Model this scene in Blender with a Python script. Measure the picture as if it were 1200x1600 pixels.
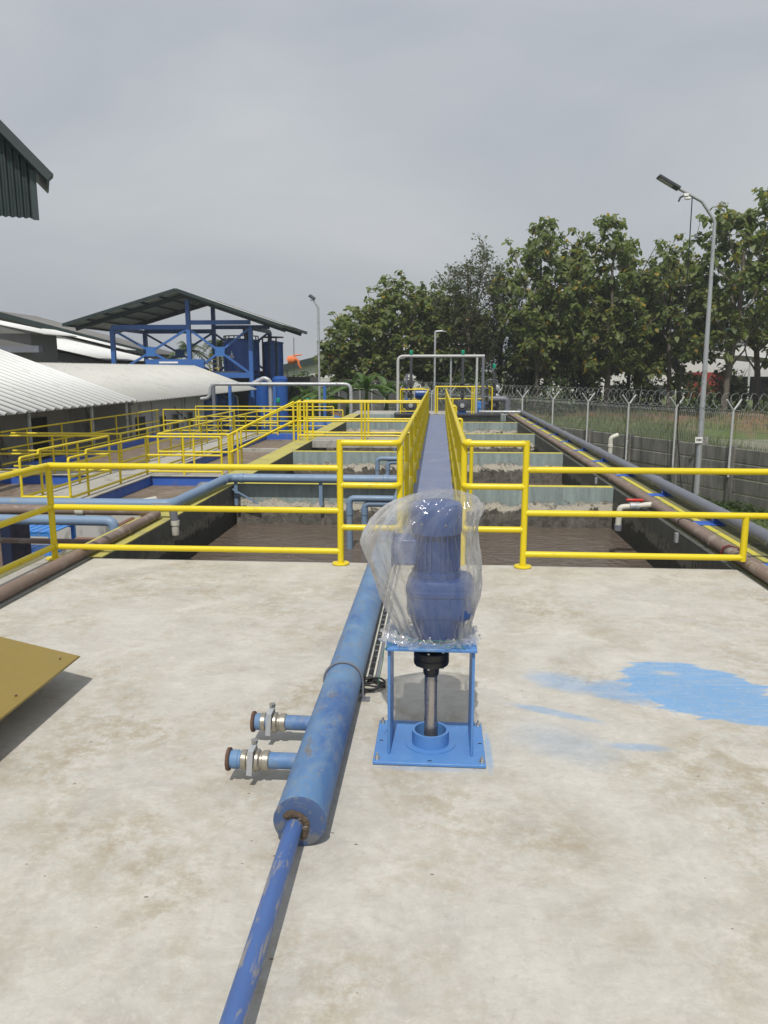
import bpy, math, random
from mathutils import Vector, Matrix, noise
R = math.radians
scene = bpy.context.scene
for o in list(bpy.data.objects):
    bpy.data.objects.remove(o, do_unlink=True)

# ------------------------------------------------------------ camera, sky, sun, exposure
cam = bpy.data.cameras.new('camera'); camo = bpy.data.objects.new('camera', cam)
scene.collection.objects.link(camo); scene.camera = camo
cam.sensor_fit = 'VERTICAL'; cam.sensor_height = 36.0; cam.lens = 36.0 * 1200 / 1600
cam.clip_start = 0.05; cam.clip_end = 3000
camo.location = (0, 0, 1.65)
camo.rotation_euler = (R(90 - 10.481), 0, R(4.078))
scene.render.resolution_x = 768; scene.render.resolution_y = 1024

SUN = Vector((0.03, 0.65, -1)).normalized()          # direction the light travels
elev = math.asin(-SUN.z)
world = bpy.data.worlds.new('World'); scene.world = world; world.use_nodes = True
wt = world.node_tree; wt.nodes.clear()
wo = wt.nodes.new('ShaderNodeOutputWorld'); bg = wt.nodes.new('ShaderNodeBackground')
sky = wt.nodes.new('ShaderNodeTexSky'); sky.sky_type = 'NISHITA'; sky.sun_disc = False
sky.sun_elevation = elev; sky.sun_rotation = math.atan2(-SUN.x, -SUN.y)
sky.dust_density = 6.0; sky.air_density = 1.2; sky.ozone_density = 1.0
bg.inputs['Strength'].default_value = 0.1
# a thin, even veil of high cloud in front of the clear sky
tc = wt.nodes.new('ShaderNodeTexCoord')
mp = wt.nodes.new('ShaderNodeMapping'); mp.inputs['Scale'].default_value = (1.0, 1.0, 2.6)
nz = wt.nodes.new('ShaderNodeTexNoise'); nz.inputs['Scale'].default_value = 1.8
nz.inputs['Detail'].default_value = 5; nz.inputs['Roughness'].default_value = 0.5; nz.inputs['Distortion'].default_value = 0.4
rp = wt.nodes.new('ShaderNodeValToRGB')
rp.color_ramp.elements[0].position = 0.34; rp.color_ramp.elements[0].color = (4.2, 4.55, 5.1, 1)
rp.color_ramp.elements[1].position = 0.72; rp.color_ramp.elements[1].color = (5.85, 6.05, 6.25, 1)
sep = wt.nodes.new('ShaderNodeSeparateXYZ')
mr = wt.nodes.new('ShaderNodeMapRange'); mr.inputs[1].default_value = 0.0; mr.inputs[2].default_value = 0.6
mr.inputs[3].default_value = 0.97; mr.inputs[4].default_value = 1.12
vm = wt.nodes.new('ShaderNodeVectorMath'); vm.operation = 'SCALE'
mx = wt.nodes.new('ShaderNodeMixRGB'); mx.inputs[0].default_value = 0.88
L = wt.links.new
L(tc.outputs['Generated'], mp.inputs[0]); L(mp.outputs[0], nz.inputs['Vector']); L(nz.outputs['Fac'], rp.inputs[0])
L(tc.outputs['Generated'], sep.inputs[0]); L(sep.outputs['Z'], mr.inputs[0])
L(rp.outputs[0], vm.inputs[0]); L(mr.outputs[0], vm.inputs['Scale'])
L(sky.outputs[0], mx.inputs[1]); L(vm.outputs[0], mx.inputs[2]); L(mx.outputs[0], bg.inputs[0]); L(bg.outputs[0], wo.inputs[0])

sl = bpy.data.lights.new('sun', 'SUN'); sl.energy = 3.4; sl.angle = R(0.6); sl.color = (1.0, 0.955, 0.88)
so = bpy.data.objects.new('sun', sl); scene.collection.objects.link(so)
so.rotation_euler = SUN.to_track_quat('-Z', 'Y').to_euler(); so.location = (0, -20, 40)
scene.view_settings.view_transform = 'Standard'; scene.view_settings.look = 'None'
scene.view_settings.exposure = 0.0; scene.view_settings.gamma = 1.0
scene.render.engine = 'CYCLES'
scene.cycles.transparent_max_bounces = 24

# ------------------------------------------------------------ materials
MATS = {}
def newmat(name):
    m = bpy.data.materials.new(name); m.use_nodes = True; MATS[name] = m
    nt = m.node_tree; b = nt.nodes['Principled BSDF']
    return m, nt, b
def N(nt, t, **kw):
    n = nt.nodes.new(t)
    for k, v in kw.items():
        if k in n.inputs.keys() if isinstance(k, str) else False: n.inputs[k].default_value = v
        else: setattr(n, k, v)
    return n
def noise_node(nt, scale, detail=4, rough=0.6, stretch=None, coord='pos', dist=0.0):
    if coord == 'pos': src = nt.nodes.new('ShaderNodeNewGeometry').outputs['Position']
    else: src = nt.nodes.new('ShaderNodeTexCoord').outputs['Object']
    n = nt.nodes.new('ShaderNodeTexNoise'); n.inputs['Scale'].default_value = scale
    n.inputs['Detail'].default_value = detail; n.inputs['Roughness'].default_value = rough
    n.inputs['Distortion'].default_value = dist
    if stretch:
        mpn = nt.nodes.new('ShaderNodeMapping'); mpn.inputs['Scale'].default_value = stretch
        nt.links.new(src, mpn.inputs[0]); nt.links.new(mpn.outputs[0], n.inputs['Vector'])
    else: nt.links.new(src, n.inputs['Vector'])
    return n.outputs['Fac']
def ramp(nt, fac, stops):
    r = nt.nodes.new('ShaderNodeValToRGB'); e = r.color_ramp.elements
    while len(e) < len(stops): e.new(0.5)
    for k, (p, c) in enumerate(stops):
        e[k].position = p; e[k].color = (c, c, c, 1) if isinstance(c, (int, float)) else (*c, 1)
    nt.links.new(fac, r.inputs[0]); return r.outputs[0]
def mix(nt, fac, a, b, mode='MIX'):
    m = nt.nodes.new('ShaderNodeMixRGB'); m.blend_type = mode
    for sock, v in ((m.inputs[0], fac), (m.inputs[1], a), (m.inputs[2], b)):
        if isinstance(v, (int, float)): sock.default_value = v
        elif isinstance(v, tuple): sock.default_value = (*v, 1)
        else: nt.links.new(v, sock)
    return m.outputs[0]
def mth(nt, op, a, b=None, clamp=False):
    m = nt.nodes.new('ShaderNodeMath'); m.operation = op; m.use_clamp = clamp
    for sock, v in ((m.inputs[0], a), (m.inputs[1], b)):
        if v is None: continue
        if isinstance(v, (int, float)): sock.default_value = v
        else: nt.links.new(v, sock)
    return m.outputs[0]
def bump(nt, b, h, strength=0.3, dist=0.01):
    n = nt.nodes.new('ShaderNodeBump'); n.inputs['Strength'].default_value = strength; n.inputs['Distance'].default_value = dist
    nt.links.new(h, n.inputs['Height']); nt.links.new(n.outputs[0], b.inputs['Normal'])
def worn(name, col, rough=0.5, metal=0.0, wear=None, wear_amt=0.5, scale=6.0, var=0.25, bmp=0.15, stretch=None, bscale=None):
    """paint or bare stuff: tone varies, with worn or dirty patches of another colour"""
    m, nt, b = newmat(name)
    n1 = noise_node(nt, scale * 0.4, 4, 0.6, stretch)
    c = mix(nt, n1, tuple(x * (1 - var) for x in col), tuple(min(1, x * (1 + var)) for x in col))
    if wear:
        n2 = noise_node(nt, scale, 6, 0.65, stretch, dist=0.3)
        k = ramp(nt, n2, [(1.0 - wear_amt * 0.9, 0.0), (min(0.99, 1.0 - wear_amt * 0.9 + 0.08), 1.0)])
        c = mix(nt, k, c, wear)
    nt.links.new(c, b.inputs['Base Color'])
    n3 = noise_node(nt, scale * 2.0, 3)
    nt.links.new(ramp(nt, n3, [(0.3, max(0.05, rough - 0.12)), (0.7, min(1, rough + 0.12))]), b.inputs['Roughness'])
    b.inputs['Metallic'].default_value = metal
    if bmp: bump(nt, b, noise_node(nt, bscale or scale * 5, 5, 0.65), bmp, 0.004)
    return m

worn('yellow_paint', (0.69, 0.545, 0.010), 0.36, wear=(0.56, 0.43, 0.02), wear_amt=0.44, scale=8, var=0.08, bmp=0.06)
worn('yellow_far', (0.68, 0.54, 0.014), 0.5, var=0.15, scale=3, bmp=0)
worn('stand_blue', (0.085, 0.22, 0.50), 0.45, wear=(0.10, 0.24, 0.5), wear_amt=0.5, scale=9, var=0.10, bmp=0.06)
worn('motor_blue', (0.012, 0.058, 0.225), 0.35, var=0.12, scale=12, bmp=0.05)
def old_pipe():
    m, nt, b = newmat('pipe_blue_old')
    a = noise_node(nt, 2.3, 5, 0.6, (1.5, 0.7, 1.5), dist=0.6); f = noise_node(nt, 11, 7, 0.72, (1, 0.7, 1), dist=0.8); g_ = noise_node(nt, 26, 6, 0.75, (1.2, 0.6, 1.2)); k = noise_node(nt, 5.5, 6, 0.7, (1.5, 0.8, 1.5), dist=1.2)
    c = mix(nt, ramp(nt, a, [(0.36, 0.0), (0.64, 1.0)]), (0.045, 0.115, 0.30), (0.115, 0.23, 0.40))
    c = mix(nt, ramp(nt, f, [(0.44, 0.0), (0.66, 0.6)]), c, (0.19, 0.255, 0.33))
    c = mix(nt, ramp(nt, g_, [(0.54, 0.0), (0.66, 0.55)]), c, (0.21, 0.21, 0.20))
    c = mix(nt, ramp(nt, k, [(0.60, 0.0), (0.66, 0.75)]), c, (0.16, 0.135, 0.105))
    c = mix(nt, ramp(nt, noise_node(nt, 16, 4, 0.7, (0.8, 2.5, 0.8), dist=2.0), [(0.67, 0.0), (0.70, 0.7)]), c, (0.42, 0.42, 0.40))
    nt.links.new(c, b.inputs['Base Color']); nt.links.new(ramp(nt, f, [(0.3, 0.45), (0.7, 0.75)]), b.inputs['Roughness'])
    bump(nt, b, mth(nt, 'ADD', f, mth(nt, 'MULTIPLY', g_, 0.4)), 0.35, 0.004)
old_pipe()
worn('navy_dark', (0.010, 0.018, 0.05), 0.5, var=0.2, scale=4, bmp=0)
worn('pipe_blue_thin', (0.060, 0.12, 0.31), 0.5, wear=(0.24, 0.23, 0.22), wear_amt=0.515, scale=13, var=0.25, bmp=0.2, stretch=(2.2, 0.45, 2.2))
worn('pipe_cap', (0.05, 0.09, 0.20), 0.7, wear=(0.13, 0.14, 0.16), wear_amt=0.54, scale=14, var=0.35, bmp=0.3)
worn('pipe_blue_pale', (0.165, 0.245, 0.36), 0.5, wear=(0.25, 0.26, 0.26), wear_amt=0.45, scale=4, var=0.15, bmp=0.1)
worn('pipe_brown', (0.20, 0.145, 0.118), 0.65, wear=(0.27, 0.23, 0.195), wear_amt=0.52, scale=6, var=0.25, bmp=0.3)
worn('pipe_grey', (0.15, 0.16, 0.19), 0.5, wear=(0.24, 0.24, 0.24), wear_amt=0.42, scale=4, var=0.12, bmp=0.08)
worn('pipe_dark', (0.055, 0.06, 0.07), 0.5, var=0.2, scale=6, bmp=0.1)
worn('galvanised', (0.42, 0.44, 0.46), 0.45, metal=0.35, wear=(0.30, 0.31, 0.31), wear_amt=0.5, scale=5, var=0.12, bmp=0.06)
worn('pvc_white', (0.55, 0.54, 0.47), 0.5, wear=(0.38, 0.36, 0.30), wear_amt=0.45, scale=6, var=0.1, bmp=0.05)
worn('steel', (0.50, 0.49, 0.46), 0.32, metal=0.9, wear=(0.28, 0.22, 0.17), wear_amt=0.42, scale=25, var=0.2, bmp=0.15)
worn('shaft_steel', (0.42, 0.39, 0.37), 0.28, metal=0.85, wear=(0.16, 0.11, 0.08), wear_amt=0.47, scale=16, var=0.3, bmp=0.08)
worn('brass', (0.40, 0.37, 0.31), 0.35, metal=0.7, wear=(0.2, 0.17, 0.12), wear_amt=0.45, scale=30, var=0.2, bmp=0.15)
worn('black_iron', (0.022, 0.022, 0.024), 0.42, var=0.3, scale=20, bmp=0.1)
worn('rubber', (0.02, 0.02, 0.02), 0.6, var=0.2, scale=20, bmp=0)
worn('rust', (0.115, 0.062, 0.042), 0.85, wear=(0.09, 0.05, 0.035), wear_amt=0.5, scale=30, var=0.35, bmp=0.4)
worn('rusty_iron', (0.20, 0.10, 0.06), 0.8, wear=(0.16, 0.15, 0.14), wear_amt=0.5, scale=9, var=0.35, bmp=0.4)
worn('weld_dirt', (0.085, 0.06, 0.04), 0.9, wear=(0.25, 0.24, 0.22), wear_amt=0.48, scale=40, var=0.4, bmp=0.5)
worn('red_plastic', (0.55, 0.03, 0.025), 0.4, var=0.1, bmp=0)
worn('green_cap', (0.01, 0.32, 0.20), 0.4, var=0.1, bmp=0)
worn('green_string', (0.01, 0.16, 0.11), 0.6, var=0.1, bmp=0)
worn('dark_green_sheet', (0.018, 0.033, 0.034), 0.5, var=0.15, scale=2, bmp=0)
worn('dark_green_trim', (0.040, 0.060, 0.062), 0.5, var=0.1, scale=2, bmp=0)
worn('canopy_green', (0.016, 0.032, 0.03), 0.5, var=0.15, scale=2, bmp=0)
worn('canopy_under', (0.50, 0.50, 0.48), 0.6, var=0.15, scale=1, bmp=0)
worn('canopy_blue', (0.038, 0.125, 0.38), 0.45, var=0.15, scale=2, bmp=0)
worn('gusset_blue', (0.04, 0.15, 0.42), 0.5, var=0.1, bmp=0)
worn('tank_blue', (0.018, 0.085, 0.33), 0.35, var=0.15, scale=1, bmp=0)
worn('sky_blue_paint', (0.05, 0.22, 0.60), 0.5, wear=(0.14, 0.2, 0.32), wear_amt=0.44, scale=3, var=0.12, bmp=0.1)
worn('basin_blue', (0.035, 0.115, 0.46), 0.5, wear=(0.10, 0.13, 0.25), wear_amt=0.46, scale=4, var=0.12, bmp=0.1)
worn('roof_white', (0.70, 0.71, 0.705), 0.45, metal=0.0, wear=(0.62, 0.62, 0.60), wear_amt=0.45, scale=1.6, var=0.08, bmp=0)
worn('roof_cream', (0.52, 0.52, 0.49), 0.6, wear=(0.46, 0.46, 0.43), wear_amt=0.5, scale=1.6, var=0.1, bmp=0)
worn('roof_pan_grey', (0.30, 0.30, 0.285), 0.8, var=0.3, scale=3, bmp=0)
worn('roof_grey', (0.17, 0.17, 0.165), 0.7, wear=(0.11, 0.11, 0.11), wear_amt=0.45, scale=0.7, var=0.15, bmp=0)
worn('wall_plaster', (0.46, 0.455, 0.43), 0.85, wear=(0.20, 0.195, 0.18), wear_amt=0.5, scale=1.3, var=0.15, bmp=0.1, stretch=(1, 1, 0.35))
worn('wall_white', (0.62, 0.62, 0.60), 0.8, wear=(0.45, 0.45, 0.42), wear_amt=0.42, scale=0.5, var=0.06, bmp=0)
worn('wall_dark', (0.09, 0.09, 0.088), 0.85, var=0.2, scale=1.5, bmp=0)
worn('cladding_grey', (0.16, 0.16, 0.15), 0.8, var=0.2, scale=1.5, bmp=0)
worn('dark_glass', (0.015, 0.017, 0.02), 0.2, var=0.1, bmp=0)
worn('door_dark', (0.03, 0.032, 0.036), 0.6, var=0.1, bmp=0)
worn('orange_cloth', (0.75, 0.20, 0.06), 0.8, var=0.15, bmp=0)
worn('red_paint', (0.32, 0.045, 0.04), 0.6, var=0.1, bmp=0)
worn('white_paint', (0.78, 0.78, 0.76), 0.6, var=0.04, bmp=0)
worn('dark_print', (0.05, 0.05, 0.05), 0.7, var=0.04, bmp=0)
worn('green_trim', (0.015, 0.06, 0.05), 0.6, var=0.1, bmp=0)
worn('tarpaulin_blue', (0.03, 0.10, 0.28), 0.6, var=0.2, bmp=0)
worn('post_white', (0.46, 0.47, 0.47), 0.55, wear=(0.35, 0.34, 0.32), wear_amt=0.45, scale=3, var=0.1, bmp=0)
worn('wire', (0.32, 0.33, 0.33), 0.5, metal=0.5, var=0.1, bmp=0)
worn('concrete_slab', (0.36, 0.35, 0.32), 0.85, wear=(0.24, 0.23, 0.20), wear_amt=0.5, scale=2.5, var=0.15, bmp=0.25)
worn('rock', (0.26, 0.24, 0.21), 0.9, wear=(0.16, 0.14, 0.12), wear_amt=0.5, scale=5, var=0.25, bmp=0.4)
worn('bark', (0.11, 0.095, 0.075), 0.9, wear=(0.19, 0.18, 0.16), wear_amt=0.45, scale=4, var=0.25, bmp=0)
worn('ochre_plate', (0.24, 0.172, 0.034), 0.42, wear=(0.21, 0.15, 0.04), wear_amt=0.47, scale=4, var=0.1, bmp=0.06)
worn('catwalk_paint', (0.17, 0.205, 0.325), 0.62, wear=(0.22, 0.24, 0.34), wear_amt=0.5, scale=3.0, var=0.12, bmp=0.15)
worn('yellow_top', (0.42, 0.38, 0.10), 0.8, wear=(0.30, 0.28, 0.13), wear_amt=0.52, scale=3, var=0.15, bmp=0.2)
worn('yellow_line', (0.55, 0.48, 0.06), 0.7, wear=(0.36, 0.33, 0.12), wear_amt=0.48, scale=4, var=0.12, bmp=0.1)
worn('olive_top', (0.17, 0.165, 0.075), 0.85, wear=(0.10, 0.10, 0.06), wear_amt=0.5, scale=4, var=0.2, bmp=0.2)

# deck concrete with trowel smears, stains and the brushed blue paint patch
def deck_material():
    m, nt, b = newmat('deck_concrete')
    geo = nt.nodes.new('ShaderNodeNewGeometry')
    big = noise_node(nt, 0.8, 6, 0.62, dist=0.3)
    mid = noise_node(nt, 3.0, 9, 0.72, dist=0.35)
    smear = noise_node(nt, 6.0, 6, 0.72, (0.7, 1.5, 1), dist=0.9)
    fine = noise_node(nt, 70, 5, 0.75)
    c = mix(nt, ramp(nt, mid, [(0.36, 0.0), (0.64, 1.0)]), (0.385, 0.362, 0.312), (0.53, 0.512, 0.462))
    c = mix(nt, ramp(nt, big, [(0.38, 0.0), (0.62, 0.65)]), c, (0.48, 0.468, 0.435))
    c = mix(nt, ramp(nt, smear, [(0.52, 0.0), (0.72, 0.5)]), c, (0.58, 0.56, 0.515))
    c = mix(nt, mth(nt, 'MULTIPLY', ramp(nt, noise_node(nt, 1.1, 5, 0.65, dist=0.4), [(0.45, 0.0), (0.62, 0.80)]), ramp(nt, noise_node(nt, 9, 10, 0.82), [(0.44, 0.0), (0.56, 1.0)])), c, (0.32, 0.27, 0.19))
    c = mix(nt, ramp(nt, noise_node(nt, 2.2, 8, 0.75, dist=0.7), [(0.53, 0.0), (0.62, 0.40)]), c, (0.34, 0.335, 0.315))
    c = mix(nt, ramp(nt, noise_node(nt, 14, 8, 0.8, (0.85, 1.3, 1), dist=0.4), [(0.55, 0.0), (0.64, 0.42)]), c, (0.33, 0.315, 0.28))
    c = mix(nt, ramp(nt, noise_node(nt, 30, 10, 0.85, (0.9, 1.2, 1)), [(0.40, 0.30), (0.50, 0.0)]), c, (0.34, 0.325, 0.29))
    c = mix(nt, ramp(nt, noise_node(nt, 22, 10, 0.85), [(0.52, 0.0), (0.62, 0.35)]), c, (0.60, 0.585, 0.54))
    # trowel drags: long shallow arcs, faint
    wv_ = nt.nodes.new('ShaderNodeTexWave'); wv_.wave_type = 'RINGS'; wv_.rings_direction = 'Z'; wv_.inputs['Scale'].default_value = 2.1; wv_.inputs['Distortion'].default_value = 9; wv_.inputs['Detail'].default_value = 4; wv_.inputs['Detail Scale'].default_value = 1.7
    mpw = nt.nodes.new('ShaderNodeMapping'); mpw.inputs['Location'].default_value = (3.5, 1.2, 0); nt.links.new(geo.outputs['Position'], mpw.inputs[0]); nt.links.new(mpw.outputs[0], wv_.inputs['Vector'])
    drag = mth(nt, 'MULTIPLY', ramp(nt, wv_.outputs['Fac'], [(0.90, 0.0), (0.985, 1.0)]), ramp(nt, noise_node(nt, 3.3, 6, 0.7), [(0.52, 0.0), (0.64, 0.28)]))
    c = mix(nt, drag, c, (0.33, 0.32, 0.29))
    # specks of grit
    vo = nt.nodes.new('ShaderNodeTexVoronoi'); vo.inputs['Scale'].default_value = 11.0
    mpp = nt.nodes.new('ShaderNodeMapping'); mpp.inputs['Scale'].default_value = (1, 1.6, 1)
    nt.links.new(geo.outputs['Position'], mpp.inputs[0]); nt.links.new(mpp.outputs[0], vo.inputs['Vector'])
    sc = nt.nodes.new('ShaderNodeSeparateColor'); nt.links.new(vo.outputs['Color'], sc.inputs[0])
    thr = mth(nt, 'MULTIPLY', ramp(nt, sc.outputs[0], [(0.55, 0.0), (1.0, 1.0)]), 0.10)
    spk = mth(nt, 'LESS_THAN', mth(nt, 'ADD', vo.outputs['Distance'], mth(nt, 'MULTIPLY', fine, 0.03)), thr)
    c = mix(nt, mth(nt, 'MULTIPLY', spk, 0.75), c, (0.12, 0.10, 0.075))
    # brushed light-blue paint
    def stroke(cx, cy, ax, ay, ang, edge, amt, nscale=4.0, k=0.5):
        sub = nt.nodes.new('ShaderNodeVectorMath'); sub.operation = 'SUBTRACT'; sub.inputs[1].default_value = (cx, cy, 0)
        nt.links.new(geo.outputs['Position'], sub.inputs[0])
        rot = nt.nodes.new('ShaderNodeVectorRotate'); rot.rotation_type = 'Z_AXIS'; rot.inputs['Angle'].default_value = -ang
        nt.links.new(sub.outputs[0], rot.inputs['Vector'])
        s = nt.nodes.new('ShaderNodeVectorMath'); s.operation = 'MULTIPLY'; s.inputs[1].default_value = (1 / ax, 1 / ay, 0)
        nt.links.new(rot.outputs[0], s.inputs[0])
        ln = nt.nodes.new('ShaderNodeVectorMath'); ln.operation = 'LENGTH'; nt.links.new(s.outputs[0], ln.inputs[0])
        nn = noise_node(nt, nscale, 5, 0.65, (1.0, 3.0, 1), dist=0.8)
        d = mth(nt, 'ADD', ln.outputs['Value'], mth(nt, 'MULTIPLY', mth(nt, 'SUBTRACT', nn, 0.5), k * 2))
        r = nt.nodes.new('ShaderNodeMapRange'); r.inputs[1].default_value = 1.0; r.inputs[2].default_value = 1.0 - edge
        r.inputs[3].default_value = 0; r.inputs[4].default_value = amt
        nt.links.new(d, r.inputs[0]); return r.outputs[0]
    st = [stroke(1.38, 3.90, 0.38, 0.36, R(-12), 0.10, 0.95), stroke(1.28, 4.10, 0.28, 0.20, R(8), 0.12, 0.9), stroke(1.62, 3.68, 0.36, 0.22, R(-6), 0.12, 0.92),
          stroke(0.98, 3.84, 0.32, 0.15, R(-18), 0.4, 0.66), stroke(0.70, 3.94, 0.27, 0.15, R(-30), 0.5, 0.5),
          stroke(0.58, 3.57, 0.25, 0.045, R(-24), 0.4, 0.5), stroke(0.90, 3.24, 0.17, 0.045, R(-3), 0.4, 0.45), stroke(0.58, 3.25, 0.33, 0.20, R(-35), 0.7, 0.24),
          stroke(0.235, 3.16, 0.02, 0.22, 0, 0.5, 0.6), stroke(-0.02, 2.985, 0.27, 0.025, 0, 0.6, 0.35)]
    acc = st[0]
    for s in st[1:]: acc = mth(nt, 'MAXIMUM', acc, s)
    brush = mth(nt, 'MULTIPLY', ramp(nt, noise_node(nt, 6, 6, 0.75, (0.5, 5, 1), dist=0.6), [(0.36, 0.72), (0.54, 1.0)]), ramp(nt, noise_node(nt, 40, 5, 0.75), [(0.30, 0.5), (0.48, 1.0)]))
    acc = mth(nt, 'MULTIPLY', acc, brush)
    hole = stroke(1.27, 4.12, 0.10, 0.05, R(-10), 0.8, 0.7)
    acc = mth(nt, 'SUBTRACT', acc, hole, True)
    c = mix(nt, acc, c, mix(nt, mid, (0.13, 0.29, 0.52), (0.18, 0.35, 0.585)))
    nt.links.new(c, b.inputs['Base Color'])
    nt.links.new(ramp(nt, mid, [(0.3, 0.62), (0.7, 0.88)]), b.inputs['Roughness'])
    b.inputs['Specular IOR Level'].default_value = 0.3
    hsum = mth(nt, 'ADD', mth(nt, 'MULTIPLY', smear, 1.0), mth(nt, 'MULTIPLY', fine, 0.25))
    bump(nt, b, hsum, 0.35, 0.006)
deck_material()

# tank wall: painted band, peeling cream band, slimy dark band down to the sludge (layers of paint and slime)
def tankwall(name, top, peel, low, z1, z2, amp, slime):
    m, nt, b = newmat(name)
    geo = nt.nodes.new('ShaderNodeNewGeometry'); s = nt.nodes.new('ShaderNodeSeparateXYZ'); nt.links.new(geo.outputs['Position'], s.inputs[0])
    n = noise_node(nt, 3.0, 6, 0.7, (1, 1, 1.2), dist=0.8); nb = noise_node(nt, 9.0, 6, 0.75, dist=0.6)
    z = mth(nt, 'ADD', s.outputs['Z'], mth(nt, 'MULTIPLY', mth(nt, 'SUBTRACT', n, 0.5), amp))
    z = mth(nt, 'ADD', z, mth(nt, 'MULTIPLY', mth(nt, 'SUBTRACT', nb, 0.5), amp * 0.8))
    def step(v, a, e=0.015):
        r = nt.nodes.new('ShaderNodeMapRange'); r.inputs[1].default_value = a - e; r.inputs[2].default_value = a + e
        nt.links.new(v, r.inputs[0]); return r.outputs[0]
    streak = noise_node(nt, 5, 5, 0.7, (1.6, 1.6, 0.22))
    t = mix(nt, ramp(nt, streak, [(0.35, 0.0), (0.65, 1.0)]), tuple(x * 0.62 for x in top), top)
    p = mix(nt, ramp(nt, nb, [(0.37, 0.0), (0.47, 1.0)]), tuple(x * 0.9 for x in low), peel)
    l = mix(nt, ramp(nt, nb, [(0.35, 0.0), (0.65, 1.0)]), slime, low)
    c = mix(nt, step(z, z2), l, p); c = mix(nt, step(z, z1), c, t)
    nt.links.new(c, b.inputs['Base Color']); b.inputs['Roughness'].default_value = 0.75
    bump(nt, b, mth(nt, 'ADD', nb, mth(nt, 'MULTIPLY', step(z, z1), 0.6)), 0.5, 0.012)
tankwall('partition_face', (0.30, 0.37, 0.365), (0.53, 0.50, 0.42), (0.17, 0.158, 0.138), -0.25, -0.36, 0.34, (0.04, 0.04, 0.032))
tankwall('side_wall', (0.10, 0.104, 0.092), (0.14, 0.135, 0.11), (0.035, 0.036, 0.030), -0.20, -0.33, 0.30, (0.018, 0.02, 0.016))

def sludge():
    m, nt, b = newmat('sludge_water')
    n = noise_node(nt, 1.3, 5, 0.6, dist=1.5)
    cw_ = mix(nt, n, (0.095, 0.074, 0.059), (0.148, 0.119, 0.097)); cw_ = mix(nt, ramp(nt, noise_node(nt, 5.5, 7, 0.75, (0.7, 1.6, 1), dist=2.0), [(0.60, 0.0), (0.72, 0.5)]), cw_, (0.30, 0.25, 0.20)); nt.links.new(cw_, b.inputs['Base Color'])
    b.inputs['Roughness'].default_value = 0.10; b.inputs['IOR'].default_value = 1.33
    h = mth(nt, 'ADD', noise_node(nt, 3.0, 4, 0.6, (1, 1.6, 1), dist=1.2), mth(nt, 'MULTIPLY', noise_node(nt, 14, 3, 0.6), 0.3))
    bump(nt, b, h, 0.7, 0.07)
    m, nt, b = newmat('sludge_thick')
    n = noise_node(nt, 2.2, 6, 0.7, dist=1.5)
    nt.links.new(mix(nt, ramp(nt, n, [(0.35, 0.0), (0.65, 1.0)]), (0.12, 0.088, 0.062), (0.24, 0.19, 0.14)), b.inputs['Base Color'])
    b.inputs['Roughness'].default_value = 0.55; bump(nt, b, n, 0.8, 0.05)
    m, nt, b = newmat('pond_water')
    b.inputs['Base Color'].default_value = (0.30, 0.295, 0.26, 1); b.inputs['Roughness'].default_value = 0.2; b.inputs['IOR'].default_value = 1.33
    bump(nt, b, noise_node(nt, 1.2, 3, 0.5, (1, 2, 1)), 0.12, 0.05)
sludge()

def ground_mat():
    m, nt, b = newmat('ground')
    geo = nt.nodes.new('ShaderNodeNewGeometry'); s = nt.nodes.new('ShaderNodeSeparateXYZ'); nt.links.new(geo.outputs['Position'], s.inputs[0])
    n = noise_node(nt, 0.9, 6, 0.7); n2 = noise_node(nt, 7, 5, 0.7); n3 = noise_node(nt, 0.16, 4, 0.6)
    g = mix(nt, n2, (0.06, 0.095, 0.022), (0.115, 0.15, 0.045))
    soil = mix(nt, n2, (0.15, 0.085, 0.05), (0.24, 0.135, 0.08))
    g = mix(nt, ramp(nt, n, [(0.52, 0.0), (0.66, 0.85)]), g, (0.15, 0.12, 0.075))
    # bare red earth along the far bank
    yb = mth(nt, 'ADD', s.outputs['Y'], mth(nt, 'MULTIPLY', mth(nt, 'SUBTRACT', n3, 0.5), 10))
    r1 = nt.nodes.new('ShaderNodeMapRange'); r1.inputs[1].default_value = 47.0; r1.inputs[2].default_value = 48.5; nt.links.new(yb, r1.inputs[0])
    r2 = nt.nodes.new('ShaderNodeMapRange'); r2.inputs[1].default_value = 51.6; r2.inputs[2].default_value = 50.4; nt.links.new(yb, r2.inputs[0])
    g = mix(nt, mth(nt, 'MULTIPLY', r1.outputs[0], r2.outputs[0]), g, soil)
    # paved yard on the left of the tanks
    r3 = nt.nodes.new('ShaderNodeMapRange'); r3.inputs[1].default_value = -3.2; r3.inputs[2].default_value = -3.6; nt.links.new(s.outputs['X'], r3.inputs[0])
    r4 = nt.nodes.new('ShaderNodeMapRange'); r4.inputs[1].default_value = 33.0; r4.inputs[2].default_value = 32.5; nt.links.new(s.outputs['Y'], r4.inputs[0])
    g = mix(nt, mth(nt, 'MULTIPLY', r3.outputs[0], r4.outputs[0]), g, mix(nt, n, (0.13, 0.125, 0.115), (0.21, 0.20, 0.185)))
    nt.links.new(g, b.inputs['Base Color']); b.inputs['Roughness'].default_value = 0.95
    bump(nt, b, n2, 0.6, 0.05)
ground_mat()

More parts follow.
